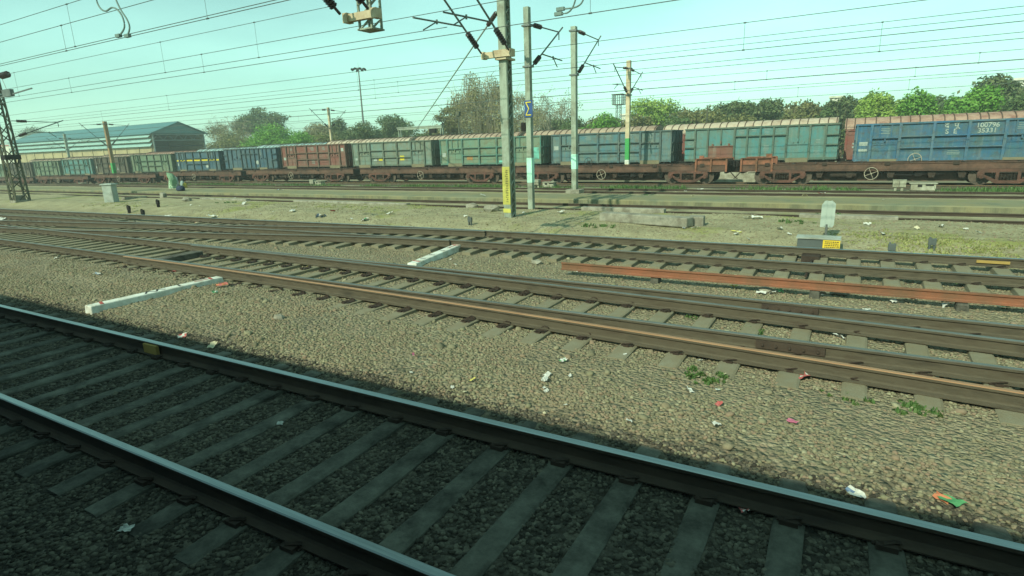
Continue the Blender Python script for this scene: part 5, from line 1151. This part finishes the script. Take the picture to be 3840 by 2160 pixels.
def bare(u0, u1, vt, y, lab, seed=0, droop=.0, leafk=None, n_leaf=0, depth=5, grp='trees beyond the trains', size=.16, n=3, twig_r=.02):
    rg = np.random.RandomState(seed); a, b = at(u0, 330, y), at(u1, 330, y); top = at((u0 + u1) / 2, vt, y).z; z0 = -.5; hgt = top - z0; cx, rx = (a.x + b.x) / 2, abs(b.x - a.x) / 2
    r = empty('tree', (cx, y, z0), 0, lab, 'tree', grp); t = MB(); ends = []; q = Vector((0, 0, hgt * .22)); t.tube([Vector((0, 0, -.2)), q], [.34, .24], 7, 0, False); t.build('trunk', BARK, r)
    t = MB()
    for k in range(7):
        an = 2 * math.pi * k / 7 + rg.rand() * .6; limb(t, rg, q, Vector((math.cos(an) * rx * 1.1, math.sin(an) * min(rx, 4), hgt * .62)).normalized(), hgt * .33, .15, depth - 1, ends, droop * .3, n, .8, 5)
    E_ = np.array([tuple(e) for e in ends]); 
    f = min(1.25, rx / max(np.percentile(np.abs(E_[:, 0]), 95), .1)); g_ = hgt / max(E_[:, 2].max(), .1)
    t.v = [(x * f, yy, z * g_) for x, yy, z in t.v]; E_ = E_ * np.array([f, 1, g_])
    t.build('branch', TWIG, r); return r, E_, rg
def limited(rg, arr, n): return arr[rg.choice(len(arr), min(n, len(arr)), replace=False)]
TG = 'trees beyond the trains'
tree(20, 138, 316, 150, 'dark', 'dim grey green tree behind the far end of the long shed', 2600, .5, lobes=12)
tree(520, 600, 312, 96, 'olive', 'olive half bare tree right of the long shed', 2200, .26, lobes=12)
r_, E_, rg_ = bare(540, 650, 292, 92, 'bare fan shaped tree left of the round dark green tree', 5, 0, depth=5)
leaves(rg_, [tuple(e) + (.7, .7, .6) for e in limited(rg_, E_, 60)], 900, .13, LEAF['dry'], 'crown', r_)
tree(600, 718, 266, 96, 'dark', 'round dark green tree standing tall over the bright bushes', 6000, .3, low=.4, lobes=18)
tree(520, 640, 345, 72, 'olive', 'low olive scrub right of the long shed', 3600, .22, low=.05, name='bush', lobes=14)
tree(628, 745, 307, 70, 'bright', 'bright green bush in front of the round dark tree', 6500, .2, low=.05, name='bush', lobes=18)
tree(715, 800, 330, 69, 'bright', 'lower bright green bush left of the pale bracketed mast', 4200, .2, low=.05, name='bush', lobes=14)
tree(735, 850, 308, 86, 'dry', 'dry greyish thicket tree behind the pale bracketed mast', 3600, .2, low=.15, lobes=14)
tree(832, 872, 300, 80, 'dark', 'narrow dark green tree right of the pale bracketed mast', 2400, .22, low=.2, lobes=10)
tree(868, 962, 302, 72, 'dark', 'dense dark green round tree below the high lamp mast', 6000, .22, low=.1, lobes=18)
tree(935, 1050, 286, 88, 'mid', 'mid green leafy tree behind the portal frame', 5000, .24, low=.15, lobes=16)
tree(1010, 1125, 335, 74, 'mid', 'low green scrub under the portal frame', 3800, .22, low=.05, name='bush', lobes=14)
tree(1096, 1172, 266, 76, 'olive', 'thin acacia tree with crooked branches left of the drooping tree', 1700, .2, low=.55, lobes=10, trunk=.25)
# the big drooping tree: dome of small pale leaves with curtains of hanging twigs
r_, E_, rg_ = bare(1125, 1335, 182, 78, 'large pale drooping tree with hanging twigs behind the laced mast', 9, .05, depth=4, n=3)
wc = at(1243, 330, 78).x - r_.location.x; wr = (at(1372, 330, 78).x - at(1118, 330, 78).x) / 2; wh = at(1210, 176, 78).z + .5
cs = []
for k in range(54):
    a_ = rg_.rand() * 6.28; q_ = math.sqrt(rg_.rand()); xx = q_ * math.cos(a_); yy_ = q_ * math.sin(a_)
    tp = wh * (1 - .42 * abs(xx + .18) ** 1.6 - .18 * yy_ ** 2); zz = tp * rg_.uniform(.35, .95)
    cs.append((wc + wr * .86 * xx, 4 * yy_, zz, wr * .17, 1.1, min(1.9, tp - zz + .5)))
leaves(rg_, cs, 21000, .13, LEAF['willow'], 'crown', r_, -.2)
t = MB()
for k in range(1500):
    c_ = cs[rg_.randint(len(cs))]; d_ = rg_.randn(3); d_ /= np.linalg.norm(d_); p = Vector((c_[0] + d_[0] * c_[3] * 1.1, c_[1] + d_[1] * c_[4], c_[2] + abs(d_[2]) * c_[5] * .9)); L = rg_.uniform(1.0, 3.2); q = [p]; o_ = Vector(((p.x - wc) * .07 + rg_.uniform(-.25, .25), rg_.uniform(-.2, .2), 0))
    for j in range(3): q.append(q[-1] + o_ * .35 + Vector((rg_.uniform(-.12, .12), 0, -L / 3)))
    if q[-1].z > .4: t.tube(q, [.03, .026, .022, .018], 3, 0, False)
ob = t.build('hanging_twig', TWIG, r_); ob['kind'] = 'stuff'
tree(1140, 1330, 292, 80, 'willow', 'low pale scrub under the large drooping tree', 3600, .2, low=.03, name='bush', lobes=16, seed=4)
for k, (u0, u1, vt, y, lab) in enumerate(((1290, 1375, 226, 92, 'bare grey twiggy tree directly right of the drooping tree'), (1350, 1445, 222, 95, 'bare grey twiggy tree behind the footed mast'))):
    r_, E_, rg_ = bare(u0, u1, vt, y, lab, 20 + k, 0, depth=5)
    leaves(rg_, [tuple(e) + (.8, .8, .7) for e in limited(rg_, E_, 260)], 4200, .12, LEAF['dry'], 'crown', r_)
tree(1325, 1470, 302, 86, 'dark', 'dark olive green tree under the bare twiggy trees', 5200, .24, low=.1, lobes=18)
tree(1450, 1580, 282, 74, 'bright', 'bright green bush right of the footed mast', 5600, .2, low=.05, name='bush', lobes=18)
tree(1575, 1712, 250, 86, 'lime', 'yellow green airy tree behind the cream mast', 4600, .24, low=.25, lobes=18)
tree(1690, 1835, 274, 82, 'olive', 'low olive tree right of the yellow green airy tree', 5200, .23, low=.1, lobes=18)
tree(1806, 1905, 254, 88, 'dark', 'flat topped dark acacia left of the twin dark crowns', 4600, .24, low=.3, lobes=16)
tree(1890, 2000, 246, 90, 'dark', 'dark green tree with an uneven flat top behind the teal wagon', 5200, .25, low=.25, lobes=18)
tree(1985, 2082, 252, 92, 'olive', 'brownish olive tree hiding the red roof', 4600, .25, low=.2, lobes=16)
tree(2070, 2165, 240, 88, 'dark', 'tall dark tree left of the lime green one', 5000, .25, low=.2, lobes=16)
tree(2140, 2200, 262, 80, 'olive', 'thin grey green tree touching the lime green one', 1600, .2, low=.2, lobes=10)
tree(2155, 2268, 232, 74, 'lime', 'lime green sunlit tree left of the bright green pair', 6000, .2, low=.05, lobes=20)
tree(2245, 2385, 232, 72, 'bright', 'bright green tree right of the lime one', 7000, .2, low=.03, lobes=20)
tree(2368, 2500, 224, 71, 'bright', 'bright green tree at right in front of the tall dark one', 7000, .2, low=.03, lobes=20)
tree(2400, 2570, 186, 86, 'dark', 'tallest dark tree at the right edge', 6500, .27, low=.25, lobes=20)
tree(2500, 2660, 240, 78, 'mid', 'mid green tree cut by the right edge', 6000, .22, low=.05, lobes=18)
tree(2600, 2800, 200, 84, 'dark', 'dark tree just outside the right edge', 4000, .27, low=.2, lobes=16)
for (u0, u1, vt, y, k, lab, n, lo) in ((2330, 2450, 240, 76, 'bright', 'bright green tree between the two larger bright ones', 4800, .03), (2200, 2300, 248, 80, 'lime', 'yellowish green tree between the lime and the bright one', 3600, .05), (2040, 2125, 270, 78, 'mid', 'low mid green tree in front of the tall dark one', 3600, .05), (1930, 2040, 282, 80, 'olive', 'low olive scrub in front of the red roof', 3600, .03), (1640, 1760, 292, 78, 'mid', 'low mid green scrub right of the cream mast', 3800, .03), (1560, 1650, 285, 80, 'olive', 'low olive scrub directly behind the cream mast', 3000, .03), (1790, 1930, 285, 79, 'olive', 'low olive scrub under the flat topped acacia', 4200, .03), (950, 1010, 300, 78, 'dark', 'dark green tree left of the portal frame', 2600, .1), (1040, 1130, 318, 84, 'olive', 'olive tree right of the portal frame', 2800, .1), (790, 880, 330, 70, 'olive', 'low olive scrub below the pale bracketed mast', 3000, .03), (560, 640, 318, 84, 'olive', 'olive tree left of the bright green bush', 2600, .1), (1400, 1480, 290, 82, 'mid', 'mid green tree touching the bright green bush right of the footed mast', 2800, .1)):
    tree(u0, u1, vt, y, k, lab, n, .22, low=lo, lobes=16, seed=9)
for (u0, u1, vt, k, lab) in ((1600, 1790, 268, 'olive', 'pale olive tree in the second row behind the cream mast'), (1750, 1960, 258, 'dark', 'dark tree in the second row left of the red roof'), (1930, 2130, 255, 'olive', 'olive tree in the second row right of the red roof'), (2090, 2260, 246, 'dark', 'dark tree in the second row behind the lime green one'), (2240, 2420, 238, 'mid', 'mid green tree in the second row behind the bright ones'), (2380, 2520, 232, 'mid', 'mid green tree in the second row below the tallest dark tree'), (1440, 1620, 292, 'olive', 'olive tree in the second row behind the light tower'), (760, 900, 312, 'olive', 'olive tree in the second row behind the pale bracketed mast')):
    tree(u0, u1, vt, 102, k, lab, 4600, .3, low=.06, lobes=18, seed=31)
# far-off wood closing the gaps
rg = np.random.RandomState(77); cs = []
for i in range(120):
    x = -330 + i * 3.4 + rg.uniform(-1, 1); y = 118 + rg.uniform(-6, 6) + (60 if x < -170 else 0); h = rg.uniform(3.6, 5.0); cs.append((x, y, h * .7, 3.4, 3., h))
o = leaves(rg, cs, 36000, .42, LEAF['olive'], 'treeline', None); tag(o, 'far off greyish wood behind the nearer trees', kind='stuff')

# ------------------------------------------------------------------ buildings and structures behind
MT['roof_teal'] = mat('shed_roof_teal', [(70, 112, 116), (82, 124, 126)], .5, .6, .1, stretch=(3, .2, .2)); MT['louvre'] = mat('shed_louvre_pale', [(126, 158, 150), (142, 170, 162)], .6, .7); MT['beige'] = mat('shed_wall_beige', [(160, 146, 108), (176, 162, 122)], .4, .9, dirt=(120, 108, 82), damt=.3, dscale=.4)
MT['steelwork'] = mat('shed_steel_grey', [(110, 122, 120), (130, 140, 136)], 1, .7, .2); MT['inside'] = mat('shed_inside_shade', [(24, 28, 27), (34, 38, 36)], 1, .95)  # inner shade of the shed put into a near-black colour
sx0, sx1, sy0, sy1, se, sr_ = -196., -128., 70., 81.4, 7.35, 9.6
sh = empty('maintenance_shed', ((sx0 + sx1) / 2, sy0, -1.), 0, 'long shed with teal blue roof and pale louvre bands behind the left wagons', 'shed'); ox, oy = (sx0 + sx1) / 2, sy0
def loc(o): o.matrix_parent_inverse = Matrix.Translation((-ox, -oy, 1.)); return o
ym = (sy0 + sy1) / 2
m = MB()
for a, b in ((sy0 - .7, ym), (sy1 + .7, ym)):
    za = se - .2; m.add([(sx0 - .5, a, za), (sx1 + .6, a, za), (sx1 + .6, b, sr_), (sx0 - .5, b, sr_), (sx0 - .5, a, za + .15), (sx1 + .6, a, za + .15), (sx1 + .6, b, sr_ + .15), (sx0 - .5, b, sr_ + .15)], [(0, 3, 2, 1), (4, 5, 6, 7), (0, 1, 5, 4), (1, 2, 6, 5), (2, 3, 7, 6), (3, 0, 4, 7)])
loc(m.build('roof', MT['roof_teal'], sh))
m = MB(); m.prism([(sy0 - .3, se - .1), (sy1 + .3, se - .1), (ym, sr_ - .06)], sx1 + .02, sx1 + .12, 'x'); loc(m.build('gable', MT['roof_teal'], sh))
m = MB(); m.bb(sx0, sx1 - .4, sy0, sy0 + .2, -1, se - .1); m.bb(sx0, sx0 + .2, sy0 + .2, sy1, -1, se - .1); m.bb(sx0, sx1 - .4, sy1 - .2, sy1, -1, se - .1)
for i in range(14): x = sx0 + 2 + i * 5.; m.bb(x - .15, x + .15, sy0 - .15, sy0, -1, se - .2)
loc(m.build('wall', MT['beige'], sh))
for k, (z, d) in enumerate(((se - .25, .8), (se - 1.2, .7), (se - 2.1, .65))):
    m = MB(); m.add([(sx0, sy0 - .02, z + .15), (sx1 - .2, sy0 - .02, z + .15), (sx1 - .2, sy0 - d, z - .55), (sx0, sy0 - d, z - .55), (sx0, sy0 - .02, z + .08), (sx1 - .2, sy0 - .02, z + .08), (sx1 - .2, sy0 - d, z - .62), (sx0, sy0 - d, z - .62)], [(0, 1, 2, 3), (7, 6, 5, 4), (0, 4, 5, 1), (1, 5, 6, 2), (2, 6, 7, 3), (3, 7, 4, 0)]); loc(m.build('louvre_band', MT['louvre'], sh))
m = MB()
for y in (sy0 + .1, sy1 - .1):
    for dx in (0, .7): m.bb(sx1 - .1 - dx, sx1 + .1 - dx, y - .1, y + .1, -1, se - .1)
    for i in range(8): z = -1 + i; m.bar((sx1, y, z), (sx1 - .7, y, z + 1), .08)
for z in (se - .3, se - 1.5): m.bb(sx1 - .06, sx1 + .06, sy0, sy1, z - .08, z + .08)
for i in range(6): y = sy0 + i * 2.2; m.bar((sx1, y, se - 1.5), (sx1, y + 1.1, se - .3), .07); m.bar((sx1, y + 1.1, se - .3), (sx1, y + 2.2, se - 1.5), .07)
loc(m.build('gable_frame', MT['steelwork'], sh))
m = MB(); m.bb(sx1 - 14.2, sx1 - 14, sy0 + .2, sy1 - .2, -1, se - .1); m.bb(sx1 - 8, sx1 - 2, sy0 + 3, sy0 + 6, -1, 2.2); m.bb(sx1 - 9, sx1 - 4, sy0 + 7, sy0 + 9.5, -1, 1.4); m.bb(sx1 - 12, sx1 - .3, sy0 + .3, sy1 - .3, 4.6, 4.8); loc(m.build('interior', MT['inside'], sh))
def house(u0, u1, vt, y, wm, lab, roof=None, nw=3):
    a, b = at(u0, vt, y), at(u1, vt, y); z1 = (a.z + b.z) / 2; r = empty('building', ((a.x + b.x) / 2, y, -1), 0, lab, 'building'); w = (b.x - a.x) / 2; h = z1 + 1
    m = MB(); m.bb(-w, w, 0, 8, 0, h); m.build('wall', wm, r)
    m = MB(); m.bb(-w - .3, w + .3, -.3, 8.3, h, h + .35); m.build('roof', roof or wm, r)
    for k in range(nw):
        x = -w + (k + .5) * 2 * w / nw; f = MB(); f.bb(x - .55, x + .55, -.06, .02, h - 2.2, h - .9); fo = f.build('window', MT['steelwork'], r); q = MB(); q.bb(x - .45, x + .45, -.09, -.065, h - 2.1, h - 1.0); q.build('pane', MT['glass'], fo)
    return r
tg = NT('window_glass'); tg.base((.04, .05, .05)); MT['glass'] = tg.set(.12, 0, .5)
MT['plaster'] = mat('pale_plaster', [(200, 200, 180), (216, 214, 196)], .4, .9, dirt=(150, 146, 124), damt=.3, dscale=.5); MT['brick'] = mat('red_brick', [(150, 80, 66), (166, 96, 80)], 2, .9)
house(-25, 33, 368, 96, MT['plaster'], 'white building at the left edge behind the lattice mast', MT['brick']); house(1564, 1585, 290, 128, MT['plaster'], 'small white house between the bright bush and the cream mast', None, 1)
house(1972, 2015, 276, 132, MT['brick'], 'red brick house half hidden behind the dark trees', MT['plaster'], 2); house(2090, 2122, 246, 138, MT['plaster'], 'pale flat roofed house behind the tall dark tree', None, 1); house(2555, 2640, 200, 122, MT['plaster'], 'tall beige building at the right edge behind the tallest tree', None, 3)
# high lamp mast
p = at(914, 310, 78); top = at(902, 172, 78).z; hl = empty('high_lamp_mast', (p.x, 78, -.6), 0, 'very tall thin lamp mast with a ring of floodlights above the trees', 'lamp mast')
m = MB(); m.tube([(0, 0, 0), (0, 0, top + .6)], [.22, .09], 8); m.build('pole', MT['tube_grey'], hl)
m = MB(); m.torus((0, 0, top + .55), .9, .05, 'z', 16, 5)
for k in range(4): a = k * math.pi / 2; m.bar((0, 0, top + .55), (.9 * math.cos(a), .9 * math.sin(a), top + .55), .06)
m.tube([(0, 0, top + .6), (0, 0, top + 1.6)], .02, 4); m.build('lamp_ring', MT['tube_grey'], hl)
for k in range(8):
    a = k * math.pi / 4 + .2; m = MB(); c = Vector((1.15 * math.cos(a), 1.15 * math.sin(a), top + .45)); m.box(c, (.4, .4, .28), Matrix.Rotation(a, 3, 'Z') @ Matrix.Rotation(.5, 3, 'Y'), 0, (.7, .7)); m.build('floodlight', MT['black'], hl)
# lattice light tower with cage platform
p = at(1556, 300, 98); zt_ = at(1554, 237, 98).z; lt = empty('light_tower', (p.x, 98, -.6), 0, 'dark lattice tower with a caged platform above the bright bush', 'tower'); h = zt_ + .6
m = MB()
for a, b in cs_ if False else [(-1, -1), (1, -1), (1, 1), (-1, 1)]: m.bar((a * .42, b * .42, 0), (a * .34, b * .34, h - 1.7), .07, .07)
for i in range(12):
    z0, z1 = i * (h - 1.7) / 12, (i + 1) * (h - 1.7) / 12
    for s_ in (-1, 1): m.bar((-.4, s_ * .4, z0), (.4, s_ * .4, z1), .045); m.bar((s_ * .4, -.4, z0), (s_ * .4, .4, z1), .045)
m.build('lattice_shaft', MT['lattice'], lt)
m = MB(); m.bb(-.9, .9, -.9, .9, h - 1.75, h - 1.66); m.bb(-.98, .98, -.98, .98, h - .1, h)
for k in range(6):
    x = -.88 + k * .352
    for s_ in (-.88, .88): m.bb(x - .03, x + .03, s_ - .03, s_ + .03, h - 1.66, h - .1); m.bb(s_ - .03, s_ + .03, x - .03, x + .03, h - 1.66, h - .1)
m.build('cage_platform', MT['lattice'], lt)
# portal frame and thin poles
pa, pb = at(1005, 330, 53), at(1110, 330, 53); zp = at(1050, 318, 53).z; pf = empty('portal_frame', (pa.x, 53, -.5), 0, 'low pale steel portal frame rising above the wagon roofs', 'frame')
Lx = pb.x - pa.x; hp = zp + .5; m = MB(); m.bb(-.2, Lx + .2, -.15, .15, hp - .32, hp - .08); m.bb(-.3, Lx + .3, -.2, .2, hp - .08, hp); m.build('beam', MT['mast_grey'], pf)
for x in (0, Lx):
    m = MB(); m.bb(x - .1, x + .0, -.1, .1, 0, hp - .33); m.bb(x + .22, x + .3, -.1, .1, 0, hp - .33); [m.bar((x - .05, -.1, i * .7), (x + .26, -.1, i * .7 + .6), .04) for i in range(int(hp / .7) - 1)]; m.build('column', MT['mast_grey'], pf)
m = MB(); m.bb(Lx - 1.3, Lx - .5, -.5, -.18, hp - .8, hp - .35); m.bb(Lx - .9, Lx + .3, -.4, -.2, hp - 1.05, hp - .98); m.build('signal_lamp', MT['black'], pf)
for (u, vt, y, lab, tk) in ((1082, 322, 54, 'thin dark pole with a pointed top beside the portal frame', 0), (1155, 283, 56, 'dark pole with a transformer head in front of the drooping tree', 1), (1777, 266, 70, 'thin leaning utility pole in front of the olive trees', 2), (1384, 285, 66, 'thin pole in front of the dark olive tree behind the blue sign mast', 2)):
    z = at(u, vt, y).z + .5; p = at(u, 330, y); r = empty('utility_pole', (p.x, y, -.5), 0, lab, 'pole'); m = MB(); m.tube([(0, 0, 0), (0, 0, z)], [.11, .07], 6); m.build('post', MT['lattice'], r)
    m = MB()
    if tk == 0: m.bar((-.35, 0, z - .55), (.35, 0, z - .55), .06); m.bar((-.12, 0, z - .5), (-.12, 0, z + .3), .03); m.bar((.12, 0, z - .5), (.12, 0, z + .3), .03); m.bb(-.14, .14, -.1, .1, z - .8, z - .6)
    elif tk == 1: m.bb(-.22, .22, -.2, .2, z - .35, z + .1); m.bar((-.3, 0, z - .6), (.3, 0, z - .6), .06)
    else: m.bar((-.25, 0, z - .3), (.25, 0, z - .3), .06); m.bar((-.2, 0, z - .7), (.2, 0, z - .7), .05)
    m.build('crossarm', MT['lattice'], r)

# ------------------------------------------------------------------ the train the photo is taken from; it throws the shade on the nearest track
MT['coach'] = mat('coach_paint', [(60, 66, 110), (70, 76, 120)], 1, .5); MT['coach_roof'] = mat('coach_roof_grey', [(120, 122, 118), (136, 136, 130)], 1, .7)
co = empty('passenger_coach', (0, -2.06, 0), 0, 'passenger train coach standing on the track the photo is taken from', 'train coach')
pr = [(-1.6, .2), (1.6, .2), (1.62, 1.2), (1.60, 2.6), (1.5, 3.3), (1.25, 3.72), (.7, 3.98), (0, 4.06), (-.7, 3.98), (-1.25, 3.72), (-1.5, 3.3), (-1.60, 2.6), (-1.62, 1.2)]
m = MB(); m.prism(pr, -110, 45, 'x'); m.build('body', MT['coach'], co)
for x in np.arange(-40, 12, 2.):
    f = MB(); f.bb(x + .45, x + 1.55, 1.612, 1.635, 1.9, 2.55); fo = f.build('window', MT['glass'], co)
m = MB(); m.bb(-110, 45, -1.1, 1.1, -.15, .19); m.build('underframe', MT['black'], co)

# ------------------------------------------------------------------ daylight
HAZE = .0012
SUN_EL, SUN_DX = math.radians(36.6), -.14          # sun behind the camera, slightly to its left
sd = Vector((SUN_DX, -1, 0)).normalized() * math.cos(SUN_EL) + Vector((0, 0, math.sin(SUN_EL)))
sl = bpy.data.lights.new('sun', 'SUN'); sl.energy = 2.75; sl.angle = math.radians(.55); sl.color = (.96, 1., .78)
so = bpy.data.objects.new('sun', sl); COL.objects.link(so); so.rotation_euler = (-sd).to_track_quat('-Z', 'Y').to_euler()
wd = bpy.data.worlds.new('World'); S.world = wd; wd.use_nodes = True; nt = wd.node_tree; bg = nt.nodes['Background']
sk = nt.nodes.new('ShaderNodeTexSky'); sk.sky_type = 'NISHITA'; sk.sun_disc = False; sk.sun_elevation = SUN_EL; sk.sun_rotation = math.atan2(sd.x, sd.y)
sk.air_density = 1.2; sk.dust_density = .9; sk.ozone_density = 1.0; sk.altitude = 100
mx = nt.nodes.new('ShaderNodeMix'); mx.data_type = 'RGBA'; mx.blend_type = 'MULTIPLY'; mx.inputs[0].default_value = 1; mx.inputs[7].default_value = (.43, .765, .64, 1)
hs_ = nt.nodes.new('ShaderNodeHueSaturation'); hs_.inputs['Saturation'].default_value = .45; nt.links.new(sk.outputs[0], hs_.inputs['Color']); nt.links.new(hs_.outputs[0], mx.inputs[6]); nt.links.new(mx.outputs[2], bg.inputs[0]); bg.inputs[1].default_value = .15
cl = nt.nodes.new('ShaderNodeTexNoise'); tcw = nt.nodes.new('ShaderNodeTexCoord'); mpw = nt.nodes.new('ShaderNodeMapping'); mpw.inputs['Scale'].default_value = (1.2, 1.2, 5.)
nt.links.new(tcw.outputs['Generated'], mpw.inputs[0]); nt.links.new(mpw.outputs[0], cl.inputs['Vector']); cl.inputs['Scale'].default_value = 1.6; cl.inputs['Detail'].default_value = 6
crp = nt.nodes.new('ShaderNodeValToRGB'); crp.color_ramp.elements[0].position = .38; crp.color_ramp.elements[0].color = (.86, .86, .86, 1); crp.color_ramp.elements[1].position = .66; crp.color_ramp.elements[1].color = (1.08, 1.06, 1.04, 1); nt.links.new(cl.outputs['Fac'], crp.inputs[0])
m2_ = nt.nodes.new('ShaderNodeMix'); m2_.data_type = 'RGBA'; m2_.blend_type = 'MULTIPLY'; m2_.inputs[0].default_value = 1; nt.links.new(mx.outputs[2], m2_.inputs[6]); nt.links.new(crp.outputs[0], m2_.inputs[7]); nt.links.new(m2_.outputs[2], bg.inputs[0])
# dusty air over the yard
mh = bpy.data.materials.new('dusty_air'); mh.use_nodes = True; hn = mh.node_tree; hn.nodes.remove(hn.nodes['Principled BSDF']); pv = hn.nodes.new('ShaderNodeVolumePrincipled'); pv.inputs['Color'].default_value = (.80, .92, .86, 1); pv.inputs['Density'].default_value = HAZE; pv.inputs['Anisotropy'].default_value = .0
hn.links.new(pv.outputs[0], hn.nodes['Material Output'].inputs['Volume'])
m = MB(); m.bb(-1600, 1600, -400, 1900, -4., 19.); hz = m.build('haze', mh); tag(hz, 'thin dusty haze lying over the whole yard', kind='stuff')
S.view_settings.view_transform = 'Standard'; S.view_settings.look = 'None'; S.view_settings.exposure = .8; S.view_settings.gamma = 1
S.cycles.max_bounces = 6; S.cycles.transparent_max_bounces = 8
